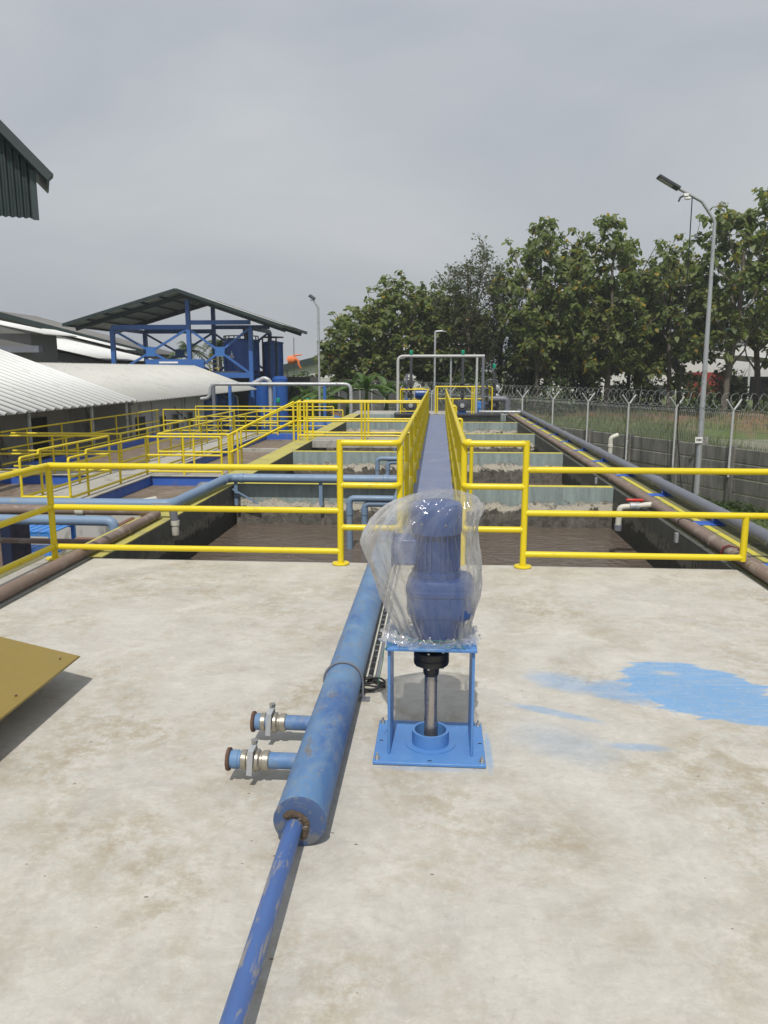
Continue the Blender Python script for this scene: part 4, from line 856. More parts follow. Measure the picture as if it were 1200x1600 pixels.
MB().lathe([(0.13, 0.03), (0.15, 0.04), (0.15, 0.2), (0.155, 0.21), (0.15, 0.22), (0.15, 0.42), (0.12, 0.45), (0.0, 0.45)], (1.62, 30.3, 0), 'z', 18).build('body', 'sky_blue_paint', g)
MB().lathe([(0.03, 0.45), (0.03, 0.49), (0.0, 0.49)], (1.62, 30.3, 0), 'z', 10).build('cap', 'rubber', g)
g = thing('motor', 'blue motor left of the catwalk end behind the guard rail', 'motor', (-0.75, 30.5, 0.0))
MB().lathe([(0.14, -0.25), (0.19, -0.23), (0.19, 0.2), (0.14, 0.23)], (-0.7, 30.4, 0.72), 'x', 22).build('body', 'motor_blue', g)
MB().box(-0.85, -0.55, 30.25, 30.55, -0.02, 0.55).build('pedestal', 'pipe_dark', g)
g = thing('pipe_gantry', 'white galvanised pipe arch standing over the pumps at the catwalk end', 'pipe', (0, 30, 0))
MB().tube([(-1.60, 30, -0.02), (-1.60, 30, 2.17), (1.70, 30, 2.17)], 0.055, 14, True, 0.22).build('pipe_run', 'post_white', g, sharp=60)
MB().tube([(1.42, 30, 2.12), (1.42, 30, -0.02)], 0.045, 12).build('post', 'post_white', g, sharp=60)
MB().tube([(1.64, 29.8, 2.15), (1.66, 29.8, -0.3)], 0.055, 12).build('post', 'pipe_grey', g, sharp=60)
MB().tube([(0.43, 30.1, 2.10), (0.43, 30.1, -0.02)], 0.035, 12).build('post', 'galvanised', g, sharp=60)
tag(MB().tube([(1.5, 29.0, 0.12), (1.62, 28.9, 0.12), (3.0, 28.9, 0.12)], 0.05, 12).build('cross_pipe', 'galvanised', sharp=60), 'pale pipe lying across the far right corner of the tank', 'pipe')
g = thing('elbow_pipe', 'thick grey pipe elbow at the right end of the pump platform', 'pipe', (2.5, 30.2, 0))
MB().tube([(1.9, 30.1, 0.55), (2.62, 30.1, 0.55), (2.62, 30.1, -0.02)], 0.11, 16, True, 0.16).build('pipe_run', 'pipe_grey', g, sharp=60)
MB().lathe([(0.11, -0.03), (0.15, -0.03), (0.15, 0.03), (0.11, 0.03)], (2.62, 30.1, 0.1), 'z', 18).build('flange', 'pipe_grey', g)
railing('guard_rail', 'yellow guard rail round the left pump at the catwalk end', [[(-0.45, 29.4, z), (-1.47, 29.4, z), (-1.47, 31.0, z), (-0.6, 31.0, z)] for z in (0.92, 0.5, 0.1)],
        [(-0.45, 29.4, 0, 0.92), (-1.47, 29.4, -0.3, 0.92), (-1.47, 31, 0, 0.92), (-0.6, 31.0, 0, 0.92), (-0.95, 31.0, 0, 0.92)], r=0.024, mat='yellow_far', n=8)
railing('guard_rail', 'yellow guard rail round the right pump at the catwalk end', [[(-0.14, 29.25, z), (1.30, 29.25, z)] for z in (1.03,)] + [[(-0.14, 29.25, z), (-0.14, 31.0, z), (1.98, 31.0, z), (1.98, 29.4, z)] for z in (1.0, 0.52)],
        [(-0.14, 29.25, 0, 1.03), (-0.07, 29.25, 0, 1.0), (1.22, 29.25, 0, 1.03), (1.30, 29.25, 0, 1.03), (1.98, 29.4, 0.0, 1.0), (1.98, 31, 0, 1.0), (0.9, 31, 0, 1.0)], r=0.026, mat='yellow_far', n=8)
for k, (y, lab) in enumerate(((25.6, 'short yellow kick rail on the right tank nearest the far pumps'),)):
    railing('kick_rail', lab, [[(0.26, y, 0.50), (0.52, y, 0.50)]], [(0.52, y, -0.05, 0.50)], r=0.024, mat='yellow_far', n=8)
# white pipe frame at the left
g = thing('overhead_pipe', 'long white galvanised overhead pipe on posts left of the banana plants', 'pipe', (-6.5, 32, GZ))
MB().tube([(-10.0, 32, 0.45), (-9.62, 32, 0.50), (-9.55, 32, 1.07), (-3.66, 32, 1.07), (-3.66, 32, GZ)], 0.075, 14, True, 0.28).build('pipe_run', 'galvanised', g, sharp=60)
MB().tube([(-9.42, 31.9, 1.0), (-9.42, 31.9, GZ)], 0.08, 12).build('post', 'pipe_grey', g, sharp=60)
MB().tube([(-7.85, 32.1, 1.05), (-7.3, 32.1, 1.32), (-7.05, 32.1, 1.2), (-7.05, 32.1, GZ)], 0.09, 12, True, 0.2).build('post', 'galvanised', g, sharp=60)
for x in (-8.75, -6.85, -4.75): MB().beam((x, 32, 0.99), (x, 32, GZ), 0.12, 0.12).build('support_post', 'canopy_blue', g)
for x, lab in ((-6.5, 'green topped valve among the far left yellow railings'), (-5.3, 'small green topped valve near the banana plants')):
    g = thing('valve', lab, 'valve', (x, 31, GZ))
    MB().tube([(x, 31, GZ), (x, 31, 0.35)], 0.05, 10).build('riser', 'pipe_dark', g, sharp=60)
    MB().lathe([(0.07, 0), (0.08, 0.02), (0.08, 0.17), (0, 0.19)], (x, 31, 0.35), 'z', 10).build('cap', 'green_cap', g)
g = thing('tarpaulin', 'blue and green tarpaulin heap on the ground before the banana plants', 'tarpaulin', (-5.2, 34, GZ))
gg = MB(); n1 = 26
for j in range(n1):
    for i in range(n1):
        u, v = i / (n1 - 1) * 2 - 1, j / (n1 - 1) * 2 - 1; r = max(abs(u), abs(v))
        gg.v.append((-4.9 + u * 1.9, 34 + v * 0.9, GZ + (1 - r ** 3) * (1.35 + 0.25 * noise.noise(Vector((u * 3, v * 3, 0)))) + 0.02))
gg.f = [(j * n1 + i, j * n1 + i + 1, (j + 1) * n1 + i + 1, (j + 1) * n1 + i) for j in range(n1 - 1) for i in range(n1 - 1)]
gg.build('sheet', 'tarpaulin_blue', g, sharp=None)

# ------------------------------------------------------------ perimeter wall and mesh fence
FO = Vector((7.46, 20.0)); FD = Vector((4.05 - 7.46, 27.2 - 20.0)).normalized()
FA = math.atan2(FD.y, FD.x); BAY = 2.0; K0, K1 = -5, 22
pw = thing('perimeter_wall', 'dark weathered precast concrete wall of stacked panels under the mesh fence', 'wall', (FO.x, FO.y, GZ), FA)
wf = thing('mesh_fence', 'wire mesh fence with Y shaped posts and razor coil on the concrete wall', 'fence', (FO.x, FO.y, -0.28), FA)
pan = MB(); pf_ = [(-0.032, 0.022), (-0.012, 0.004), (0.012, 0.004), (0.032, 0.022), (0.032, 0.352), (0.012, 0.372), (-0.012, 0.372), (-0.032, 0.352)]
pan.v = [(x, y, z) for x in (0.088, BAY - 0.088) for y, z in pf_]; pan.f = [tuple(range(8))[::-1], tuple(range(8, 16))] + [(i, (i + 1) % 8, (i + 1) % 8 + 8, i + 8) for i in range(8)]
pan = pan.mesh('panel', 20); colm = MB().box(-0.085, 0.085, -0.08, 0.08, -0.3, 1.56).mesh('column')
fp = MB().tube([(0, 0.12, -0.75), (0, 0.12, 0.94)], 0.028, 10).mesh('fence_post', 50)
arm = MB().tube([(0, 0, 0.0), (0, -0.24, 0.28)], 0.022, 8).mesh('arm', 50); arm2 = MB().tube([(0, 0, 0.0), (0, 0.24, 0.28)], 0.022, 8).mesh('arm', 50)
clm = MB().box(-0.012, 0.012, 0.02, 0.12, -0.02, 0.02).mesh('clamp')
wm = MB(); nw = 30
def thin(mb_, p0, p1, r): mb_.tube([p0, p1], r, 3, False)
for k in range(nw + 1):
    x = BAY * k / nw; thin(wm, (x, 0, 0.02), (x, 0, 0.82), 0.0055); thin(wm, (x, 0, 0.82), (x + 0.03, -0.05, 0.88), 0.005); thin(wm, (x + 0.03, -0.05, 0.88), (x, 0, 0.93), 0.004)
for z in (0.04, 0.22, 0.42, 0.62, 0.82, 0.93): thin(wm, (0, 0, z), (BAY, 0, z), 0.0048)
wmm = wm.mesh('wire_mesh', None)
rz_ = MB(); turns = 7; pts = []
for k in range(turns * 14 + 1):
    a = 2 * math.pi * k / 14; pts.append((BAY * k / (turns * 14) + 0.03 * math.sin(a * 3.1), 0.22 * math.cos(a), 1.14 + 0.22 * math.sin(a)))
rz_.tube(pts, 0.0055, 4, False)
for k in range(0, len(pts) - 1, 2):
    p = Vector(pts[k]); rz_.add([p + Vector((0, 0, 0.018)), p + Vector((0.02, 0.012, 0)), p + Vector((-0.02, -0.012, 0))], [(0, 1, 2)])
rzm = rz_.mesh('razor_coil', None)
for k in range(K0, K1):
    put('column', colm, 'precast_concrete', pw, (k * BAY, 0, 0), local=True)
    for c in range(4):
        put('panel', pan, 'precast_concrete', pw, (k * BAY, rng.uniform(-0.012, 0.012), c * 0.38), (0, rng.uniform(-0.002, 0.002), 0), local=True)
    p = put('post', fp, 'post_white', wf, (k * BAY, 0, 0), local=True)
    put('arm', arm, 'post_white', p, (0, 0.12, 0.92), local=True); put('arm', arm2, 'post_white', p, (0, 0.12, 0.92), local=True)
    for z in (-0.18, -0.5): put('clamp', clm, 'post_white', p, (0, 0, z), local=True)
    put('wire_mesh', wmm, 'wire', wf, (k * BAY, 0, 0), kind='stuff', local=True)
    put('razor_coil', rzm, 'wire', wf, (k * BAY, 0, 0), kind='stuff', local=True)

# ------------------------------------------------------------ lamp posts
g = thing('street_lamp', 'tall grey lamp post with bent arm and flat lamp beside the mesh fence', 'street lamp', (6.95, 21.0, GZ))
H = 5.35
pth = [(6.95, 21.0, GZ), (6.90, 21.0, H), (6.55, 21.0, H + 0.48), (5.95, 21.0, H + 0.80)]
fp_ = fillet(pth, 0.22); MB().tube(fp_, [0.085 - 0.045 * min(1, max(0, (p.z - GZ) / 7.0)) for p in fp_], 14).build('pole', 'galvanised', g, sharp=60)
hd = bevel(MB().box(-0.34, 0.28, -0.15, 0.15, -0.035, 0.03).build('lamp_head', 'pipe_dark', None), 0.012)
hd.parent = g; hd.matrix_parent_inverse = MW[g].inverted(); hd.location = (5.72, 21.0, H + 0.93); hd.rotation_euler = (0, R(30), 0)
ln = MB().box(-0.30, 0.10, -0.12, 0.12, -0.045, -0.037).build('lens', 'galvanised', None); ln.parent = hd
bevel(MB().box(6.08, 6.20, 20.95, 21.05, H + 0.60, H + 0.67).build('bracket_box', 'white_paint', g), 0.01)
MB().tube([(6.08, 21.0, H + 0.62), (6.00, 20.97, H + 0.58), (5.96, 20.97, H + 0.48)], 0.025, 8, True, 0.03).build('camera_arm', 'pipe_dark', g)
MB().lathe([(0.03, 0), (0.035, 0.01), (0.035, 0.11), (0.025, 0.14)], (6.12, 21.0, H + 0.56), 'x', 10).build('camera_body', 'white_paint', g)
MB().tube([(6.30, 21.0, H + 0.60), (6.33, 21.02, 3.0), (6.42, 21.3, 0.0), (6.6, 21.1, -1.7)], 0.014, 6).build('cable', 'rubber', g)
sg = bevel(MB().box(6.78, 6.97, 20.90, 20.905, -0.26, -0.10).build('notice_plate', 'white_paint', g), 0.004)
MB().box(6.81, 6.845, 20.898, 20.8995, -0.20, -0.145).box(6.86, 6.90, 20.898, 20.8995, -0.21, -0.14).box(6.91, 6.945, 20.898, 20.8995, -0.20, -0.15).build('print', 'dark_print', sg)
MB().box(7.0, 7.16, 21.05, 21.11, -0.42, -0.10).build('small_box', 'concrete_slab', g)
MB().lathe([(0.12, 0.0), (0.12, 0.06), (0.09, 0.09)], (6.95, 21.0, GZ), 'z', 14).build('foot', 'concrete_slab', g)
g = thing('street_lamp', 'distant lamp post with tilted floodlight left of the trees', 'street lamp', (-5.28, 34, GZ))
MB().tube([(-5.28, 34, GZ), (-5.28, 34, 4.3), (-5.48, 34, 4.65)], 0.05, 10, True, 0.2).build('pole', 'galvanised', g, sharp=60)
h2 = bevel(MB().box(-0.14, 0.14, -0.12, 0.12, -0.04, 0.04).build('lamp_head', 'pipe_dark', None), 0.01); h2.parent = g; h2.matrix_parent_inverse = MW[g].inverted(); h2.location = (-5.54, 34, 4.74); h2.rotation_euler = (0.3, R(35), 0)
MB().beam((-5.62, 34, 4.62), (-5.40, 34, 4.60), 0.03, 0.03).build('bracket', 'pipe_dark', g)
g = thing('street_lamp', 'slim lamp post with short straight arm behind the catwalk end', 'street lamp', (-0.22, 35.0, GZ))
MB().tube([(-0.22, 35.0, GZ), (-0.22, 35.0, 3.32), (0.1, 35.0, 3.34)], 0.045, 10, True, 0.06).build('pole', 'galvanised', g, sharp=60)
MB().box(0.1, 0.26, 34.95, 35.05, 3.31, 3.35).build('lamp_head', 'galvanised', g)

# ------------------------------------------------------------ sheds and buildings on the left
def corrugated(p_eave0, p_eave1, p_ridge1, p_ridge0, ribs, amp, flat=0.7):
    """ribbed sheet: ribs run from eave to ridge; returns MB"""
    a0, a1, b1, b0 = map(Vector, (p_eave0, p_eave1, p_ridge1, p_ridge0))
    nrm = (a1 - a0).cross(b0 - a0).normalized()
    if nrm.z < 0: nrm = -nrm
    us = []
    for k in range(ribs):
        for (t, h) in ((0.0, 0), (flat, 0), (flat + 0.08, 1), (flat + 0.22, 1)): us.append(((k + t) / ribs, h))
    us.append((1.0, 0)); m_ = MB()
    for (u, h) in us: m_.v += [tuple(a0.lerp(a1, u) + nrm * h * amp), tuple(b0.lerp(b1, u) + nrm * h * amp)]
    m_.f = [(2 * k, 2 * k + 2, 2 * k + 3, 2 * k + 1) for k in range(len(us) - 1)]
    return m_
def roof(name, mat, parent, *a, th=0.012):
    o = corrugated(*a).build(name, mat, parent, sharp=20)
    o.data.materials.append(MATS['roof_pan_grey'])
    for k_, p_ in enumerate(o.data.polygons): p_.material_index = 1 if k_ % 4 == 0 else 0  # flats between the ribs in a darker grey, ribs keep the sheet colour
    md = o.modifiers.new('solid', 'SOLIDIFY'); md.thickness = th; md.offset = -1; return o
# shed with bright ribbed roof
g = thing('open_shed', 'open sided shed with bright white ribbed metal roof at the left edge', 'shed', (-12.5, 18, GZ))
EX, EZ, RX, RZ_ = -10.2, 0.60, -14.9, 2.30
roof('roof', 'roof_white', g, (EX, 5.0, EZ), (EX, 25.6, EZ), (RX, 25.6, RZ_), (RX, 5.0, RZ_), 44, 0.06)
roof('roof', 'roof_white', g, (-19.6, 5.0, EZ), (-19.6, 25.6, EZ), (RX, 25.6, RZ_), (RX, 5.0, RZ_), 44, 0.06)
for y in (11.5, 15.3, 19.0, 22.6, 25.2):
    MB().tube([(-10.45, y, GZ), (-10.45, y, EZ + 0.02)], 0.06, 10).build('post', 'galvanised', g)
    MB().beam((-10.4, y, EZ + 0.0), (RX, y, RZ_ - 0.1), 0.08, 0.1).build('rafter', 'cladding_grey', g)
MB().beam((-10.45, 5.2, EZ + 0.0), (-10.45, 25.5, EZ + 0.0), 0.06, 0.1).build('eave_beam', 'cladding_grey', g)
MB().box(-12.6, -12.4, 5.0, 25.4, GZ, 1.28).build('back_wall', 'wall_plaster', g)
for y in (15.2, 17.5, 19.8, 22.6): MB().box(-12.395, -12.37, y, y + 1.0, GZ, 0.2).build('door', 'door_dark', g)
for (y, z0, z1, lab) in ((13.0, GZ, -0.45, 'yellow barred gate standing under the white roofed shed'),):
    gt = thing('barred_gate', lab, 'gate', (-11.6, y, GZ))
    for k in range(16): MB().tube([(-11.6, 13 + 0.15 * k, GZ + 0.1), (-11.6, 13 + 0.15 * k, z1)], 0.02, 6).build('bar', 'yellow_far', gt)
    for z in (GZ + 0.1, z1): MB().tube([(-11.6, 13, z), (-11.6, 15.25, z)], 0.03, 8).build('rail', 'yellow_far', gt)
gt = thing('ladder', 'yellow caged ladder under the white roofed shed', 'ladder', (-11.6, 18, GZ))
for y in (17.6, 18.1):
    for x in (-11.6, -11.2): MB().tube([(x, y, GZ), (x, y, 0.1)], 0.025, 6).build('stile', 'yellow_far', gt)
for k in range(7): MB().tube([(-11.2, 17.6, GZ + 0.25 * (k + 1)), (-11.2, 18.1, GZ + 0.25 * (k + 1))], 0.018, 6).build('rung', 'yellow_far', gt)
# plaster building
g = thing('plaster_building', 'grey plaster building with fine ribbed cream roof behind the basins', 'building', (-13, 32, GZ))
EX, EZ, RX, RZ_ = -10.35, 0.55, -13.9, 1.86
roof('roof', 'roof_cream', g, (EX, 25.3, EZ), (EX, 43.5, EZ), (RX, 43.5, RZ_), (RX, 25.3, RZ_), 60, 0.05)
roof('roof', 'roof_cream', g, (-17.45, 25.3, EZ), (-17.45, 43.5, EZ), (RX, 43.5, RZ_), (RX, 25.3, RZ_), 60, 0.05)
w_ = MB().box(-16.9, -11.0, 27.0, 35.6, GZ, 0.42).build('wall', 'wall_plaster', g)
MB().prism([(-16.9, 0.42), (-11.0, 0.42), (-11.0, 0.70), (-13.9, 1.80), (-16.9, 0.70)], 27.2, 35.4).build('gable', 'wall_plaster', g)
for y in (28.9, 32.4): MB().box(-11.0, -10.94, y, y + 0.10, GZ, 0.42).build('pilaster', 'wall_plaster', g)
for y in (29.8, 31.3, 33.2):
    wn = MB().box(-10.998, -10.985, y, y + 0.55, -0.75, -0.2).build('window', 'dark_glass', g)
    for (y0, y1, z0, z1) in ((y - 0.05, y, -0.80, -0.15), (y + 0.55, y + 0.60, -0.80, -0.15), (y, y + 0.55, -0.80, -0.75), (y, y + 0.55, -0.2, -0.15)):
        MB().box(-10.998, -10.96, y0, y1, z0, z1).build('frame', 'cladding_grey', wn)
MB().box(-10.998, -10.97, 27.3, 28.2, GZ, -0.05).build('door', 'door_dark', g)
MB().tube([(-10.97, 33.6, -0.9), (-10.96, 32.9, -0.45), (-10.97, 31.6, 0.0), (-10.97, 31.5, 0.15)], 0.02, 6, True, 0.3).build('loose_cable', 'rubber', g)
for y in (36.5, 39.5, 43.2): MB().beam((-10.7, y, GZ), (-10.7, y, 0.62), 0.14, 0.14).build('post', 'canopy_blue', g)
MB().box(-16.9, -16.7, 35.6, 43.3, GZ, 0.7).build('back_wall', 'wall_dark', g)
# dark tanks in the shade below the cream roof's far end
for k, (x, y, r, lab) in enumerate(((-12.0, 38.2, 0.8, 'nearest dark upright tank in the shade under the cream roof'), (-12.0, 40.4, 0.85, 'middle dark upright tank in the shade under the cream roof'), (-11.9, 42.3, 0.7, 'farthest dark upright tank in the shade under the cream roof'))):
    g = thing('chemical_tank', lab, 'tank', (x, y, GZ), 0, 'tanks under the cream roof')
    MB().lathe([(r, 0), (r, 1.9), (r * 0.8, 2.15), (r * 0.25, 2.25), (r * 0.25, 2.32), (0, 2.32)], (x, y, GZ), 'z', 24).build('body', 'tank_blue', g)
    for z in (0.5, 1.1, 1.7): MB().lathe([(r, -0.03), (r + 0.025, -0.02), (r + 0.025, 0.02), (r, 0.03)], (x, y, GZ + z), 'z', 24).build('hoop', 'pipe_dark', g)
    MB().tube([(x + r + 0.1, y - 0.2, GZ), (x + r + 0.1, y - 0.2, GZ + 2.0), (x, y - 0.2, GZ + 2.3)], 0.05, 8, True, 0.15).build('pipe', 'post_white', g)
    tp = MB().box(x + r * 0.55, x + r * 0.62, y - r * 0.80, y - r * 0.79, GZ + 1.0, GZ + 1.4)
# steel canopy with the big blue tank
cn = thing('steel_canopy', 'tall blue steel frame canopy with dark green gable roof over the big tank', 'canopy', (-14.6, 46.5, GZ))
FX = (-18.77, -14.3, -10.72); FZ = (3.95, 5.55, 4.0)
for Yp in (44.0, 49.0):
    for x, z in zip(FX, FZ): MB().beam((x, Yp, GZ), (x, Yp, z), 0.23, 0.23).build('column', 'canopy_blue', cn)
    MB().beam((FX[0], Yp, 4.05), (FX[1], Yp, 4.05), 0.16, 0.26).build('beam', 'canopy_blue', cn); MB().beam((FX[1], Yp, 4.30), (FX[2], Yp, 4.30), 0.16, 0.24).build('beam', 'canopy_blue', cn)
    MB().beam((FX[0], Yp, 1.35), (FX[2], Yp, 1.35), 0.2, 0.3).build('beam', 'canopy_blue', cn)
    for i in (0, 1):
        xa, xb = FX[i] + 0.14, FX[i + 1] - 0.14; xm, zm = (xa + xb) / 2, 2.68
        for (x, z) in ((xa, 3.85), (xb, 3.9), (xa, 1.5), (xb, 1.5)): MB().beam((x, Yp - 0.02, z), (xm, Yp - 0.02, zm), 0.09, 0.12).build('brace', 'canopy_blue', cn)
        MB().box(xm - 0.28, xm + 0.28, Yp - 0.09, Yp - 0.05, zm - 0.26, zm + 0.26).build('gusset_plate', 'gusset_blue', cn)
    MB().beam((-20.9, Yp, 3.98), (-14.5, Yp, 5.78), 0.16, 0.24).build('rafter', 'canopy_green', cn); MB().beam((-14.5, Yp, 5.78), (-8.7, Yp, 3.85), 0.16, 0.24).build('rafter', 'canopy_green', cn)
for x in (FX[0], FX[2]): MB().beam((x, 44, 4.0), (x, 49, 4.0), 0.16, 0.22).build('beam', 'canopy_blue', cn)
for k in range(1, 6):
    t_ = k / 6
    for (x0, z0, x1, z1) in ((-20.9, 3.98, -14.5, 5.78), (-8.7, 3.85, -14.5, 5.78)):
        x, z = x0 + (x1 - x0) * t_, z0 + (z1 - z0) * t_; MB().beam((x, 42.8, z + 0.16), (x, 50.2, z + 0.16), 0.08, 0.1).build('purlin', 'canopy_green', cn)
for a, b2 in (((-21.0, 4.15), (-14.5, 6.0)), ((-8.6, 4.02), (-14.5, 6.0))):
    o = corrugated((a[0], 42.7, a[1]), (a[0], 50.3, a[1]), (b2[0], 50.3, b2[1]), (b2[0], 42.7, b2[1]), 30, 0.03).build('roof', 'canopy_under', cn, sharp=20)
    md = o.modifiers.new('solid', 'SOLIDIFY'); md.thickness = 0.015; md.offset = -1
    for y in (42.66, 50.34): MB().beam((a[0], y, a[1] - 0.03), (b2[0], y, b2[1] - 0.03), 0.05, 0.18).build('fascia', 'canopy_green', cn)
    MB().beam((a[0], 42.66, a[1] - 0.02), (a[0], 50.34, a[1] - 0.02), 0.1, 0.16).build('eave_trim', 'canopy_green', cn)
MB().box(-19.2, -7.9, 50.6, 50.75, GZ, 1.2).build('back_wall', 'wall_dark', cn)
MB().box(-18.6, -10.8, 44.15, 48.85, 1.50, 1.58).build('floor', 'pipe_dark', cn)
MB().box(-16.8, -13.4, 43.7, 43.84, 1.70, 2.25).build('panel', 'canopy_blue', cn); MB().box(-16.0, -14.9, 43.68, 43.70, 2.02, 2.12).build('strip', 'white_paint', cn)
ct = thing('process_tank', 'large dark blue cylindrical tank with agitator under the steel canopy', 'tank', (-11.7, 46.4, 1.3))
MB().lathe([(1.05, 1.32), (1.05, 3.25), (1.1, 3.28), (1.1, 3.36), (1.0, 3.42), (0.0, 3.5)], (-11.85, 46.3, 0), 'z', 36).build('body', 'tank_blue', ct)
for k in range(9):
    a = R(200 + 20 * k); MB().tube([(-11.85 + 1.02 * math.cos(a), 46.3 + 1.02 * math.sin(a), 3.3), (-11.85 + 1.02 * math.cos(a), 46.3 + 1.02 * math.sin(a), 3.62)], 0.035, 6).build('guard_post', 'pipe_dark', ct)
MB().tube([(-11.85 + 1.02 * math.cos(R(180 + 5 * k)), 46.3 + 1.02 * math.sin(R(180 + 5 * k)), 3.62) for k in range(37)], 0.035, 6).build('guard_ring', 'pipe_dark', ct)
MB().lathe([(0.16, 3.45), (0.16, 3.7), (0.22, 3.72), (0.22, 4.05), (0.0, 4.1)], (-11.5, 46.2, 0), 'z', 16).build('agitator_motor', 'black_iron', ct)
MB().tube([(-12.7, 45.6, 1.4), (-12.75, 45.6, 3.1), (-12.5, 45.7, 3.45), (-12.2, 46.0, 3.45)], 0.07, 10, True, 0.2).build('inlet_pipe', 'canopy_blue', ct)
lg = MB()      # small white emblem: drop over two lines
lg.add([(-12.27, 45.285, 2.50), (-12.22, 45.283, 2.62), (-12.20, 45.282, 2.78), (-12.17, 45.280, 2.62), (-12.10, 45.275, 2.50)], [(0, 1, 2, 3, 4)])
lg.box(-12.40, -12.0, 45.276, 45.28, 2.42, 2.46); lg.box(-12.32, -12.07, 45.276, 45.28, 2.34, 2.38); lg.build('emblem', 'white_paint', ct)
ct = thing('process_tank', 'narrower dark tank standing right of the large tank under the canopy', 'tank', (-10.1, 47.4, 1.3))
MB().lathe([(0.62, 0.0), (0.62, 3.2), (0.66, 3.22), (0.66, 3.3), (0, 3.42)], (-10.15, 47.2, 0), 'z', 26).build('body', 'tank_blue', ct)
for a in (R(215), R(260), R(300)): MB().beam((-10.15 + 0.66 * math.cos(a), 47.2 + 0.66 * math.sin(a), 0.0), (-10.15 + 0.66 * math.cos(a), 47.2 + 0.66 * math.sin(a), 3.6), 0.08, 0.08).build('stay', 'canopy_green', ct)
MB().tube([(-10.15 + 0.64 * math.cos(R(10 * k)), 47.2 + 0.64 * math.sin(R(10 * k)), 3.6) for k in range(37)], 0.035, 6).build('guard_ring', 'pipe_dark', ct)
gt = thing('ladder', 'small yellow ladder frame left of the large blue tank', 'ladder', (-13.2, 45, 1.5))
for x in (-13.45, -12.95): MB().tube([(x, 45, 1.55), (x, 45, 2.55)], 0.03, 6).build('stile', 'yellow_far', gt)
for z in (1.75, 2.0, 2.25, 2.5): MB().tube([(-13.45, 45, z), (-12.95, 45, z)], 0.025, 6).build('rung', 'yellow_far', gt)
for k, (x, y, z0, z1, lab) in enumerate(((-9.2, 44.5, GZ, 1.3, 'dark upright column under the right side of the steel canopy'), (-10.3, 44.6, GZ, 1.2, 'dark upright column below the narrower tank'))):
    tag(MB().lathe([(0.45, 0), (0.45, z1 - z0 - 0.15), (0.3, z1 - z0), (0, z1 - z0)], (x, y, z0), 'z', 20).build('pressure_filter', 'tank_blue'), lab, 'tank')
MB_ = MB
# roofs behind
g = thing('warehouse', 'low grey roofed warehouse with dark green edge behind the white roofs', 'building', (-30, 64, GZ))
roof('roof', 'roof_grey', g, (-22.6, 60, 2.9), (-22.6, 68, 2.9), (-36, 68, 6.35), (-36, 60, 6.35), 34, 0.04)
MB().beam((-22.4, 59.95, 2.82), (-36, 59.95, 6.3), 0.1, 0.4).build('fascia', 'canopy_green', g)
MB().prism([(-36, GZ), (-23.0, GZ), (-23.0, 2.8), (-36, 6.1)], 60.4, 67.6).build('wall', 'cladding_grey', g)
g = thing('lean_to', 'white ribbed roof lean-to left of the steel canopy', 'building', (-24, 50, GZ))
roof('roof', 'roof_white', g, (-20.6, 47, 2.25), (-20.6, 57, 2.25), (-28, 57, 3.9), (-28, 47, 3.9), 40, 0.035)
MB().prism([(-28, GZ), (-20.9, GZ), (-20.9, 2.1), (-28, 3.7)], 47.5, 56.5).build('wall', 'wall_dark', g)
g = thing('lean_to', 'small upper white roof stepped above the lean-to', 'building', (-24, 57, GZ))
roof('roof', 'roof_white', g, (-23.6, 57.5, 3.15), (-23.6, 59.5, 3.15), (-30, 59.5, 4.7), (-30, 57.5, 4.7), 30, 0.035)
MB().prism([(-30, GZ), (-23.9, GZ), (-23.9, 3.0), (-30, 4.5)], 57.6, 59.4).build('wall', 'cladding_grey', g)
g = thing('upper_room', 'small grey upper room with pale roof edge at the far left', 'building', (-24, 41, GZ))
MB().box(-27, -21.6, 40.2, 43, GZ, 3.55).build('wall', 'cladding_grey', g)
roof('roof', 'roof_white', g, (-20.6, 39.7, 3.5), (-20.6, 43.4, 3.5), (-27.5, 43.4, 4.9), (-27.5, 39.7, 4.9), 22, 0.03)
MB().box(-27, -20.9, 39.6, 40.0, 2.55, 2.9).build('parapet', 'pipe_grey', g)
# dark green gable of the nearby hall, top left
g = thing('hall_gable', 'dark green ribbed gable end of a hall jutting in at upper left', 'building', (-7.2, 14.0, GZ), R(28))
def lc(m_, nm, mat, sharp=35): return put(nm, m_.mesh(nm, sharp), mat, g, local=True)
sk = MB(); nr = 24; WD = 2.6; DP = 1.4; SL = 1.03
for k in range(nr * 4 + 1):
    u = -WD * k / (nr * 4); h = (0, 0.03, 0.03, 0)[k % 4]
    sk.v += [(u, -h, 4.30 - GZ + (0.012 if k % 4 in (1, 2) else 0)), (u, -h, 5.16 - GZ - u * SL)]
sk.f = [(2 * k, 2 * k + 1, 2 * k + 3, 2 * k + 2) for k in range(nr * 4)]
lc(sk, 'cladding', 'dark_green_sheet', 20)
lc(MB().box(-0.09, 0.012, -0.06, 0.03, 4.29 - GZ, 5.12 - GZ), 'corner_trim', 'dark_green_trim')
lc(MB().beam((0.24, -0.12, 4.98 - GZ), (-WD - 0.2, -0.12, 4.98 - GZ + (WD + 0.44) * SL), 0.30, 0.15), 'verge_trim', 'dark_green_trim')
rf = MB(); xa, xb = 0.24, -WD - 0.2; za, zb = 5.05 - GZ, 5.05 - GZ + (WD + 0.44) * SL
rf.add([(xa, 0.02, za), (xb, 0.02, zb), (xb, DP, zb), (xa, DP, za)], [(0, 3, 2, 1)])
o = lc(rf, 'roof', 'dark_green_sheet', None); md = o.modifiers.new('solid', 'SOLIDIFY'); md.thickness = 0.03
lc(MB().box(-0.03, -0.004, 0.032, DP - 0.1, 4.62 - GZ, 5.1 - GZ), 'side_cladding', 'dark_green_sheet')
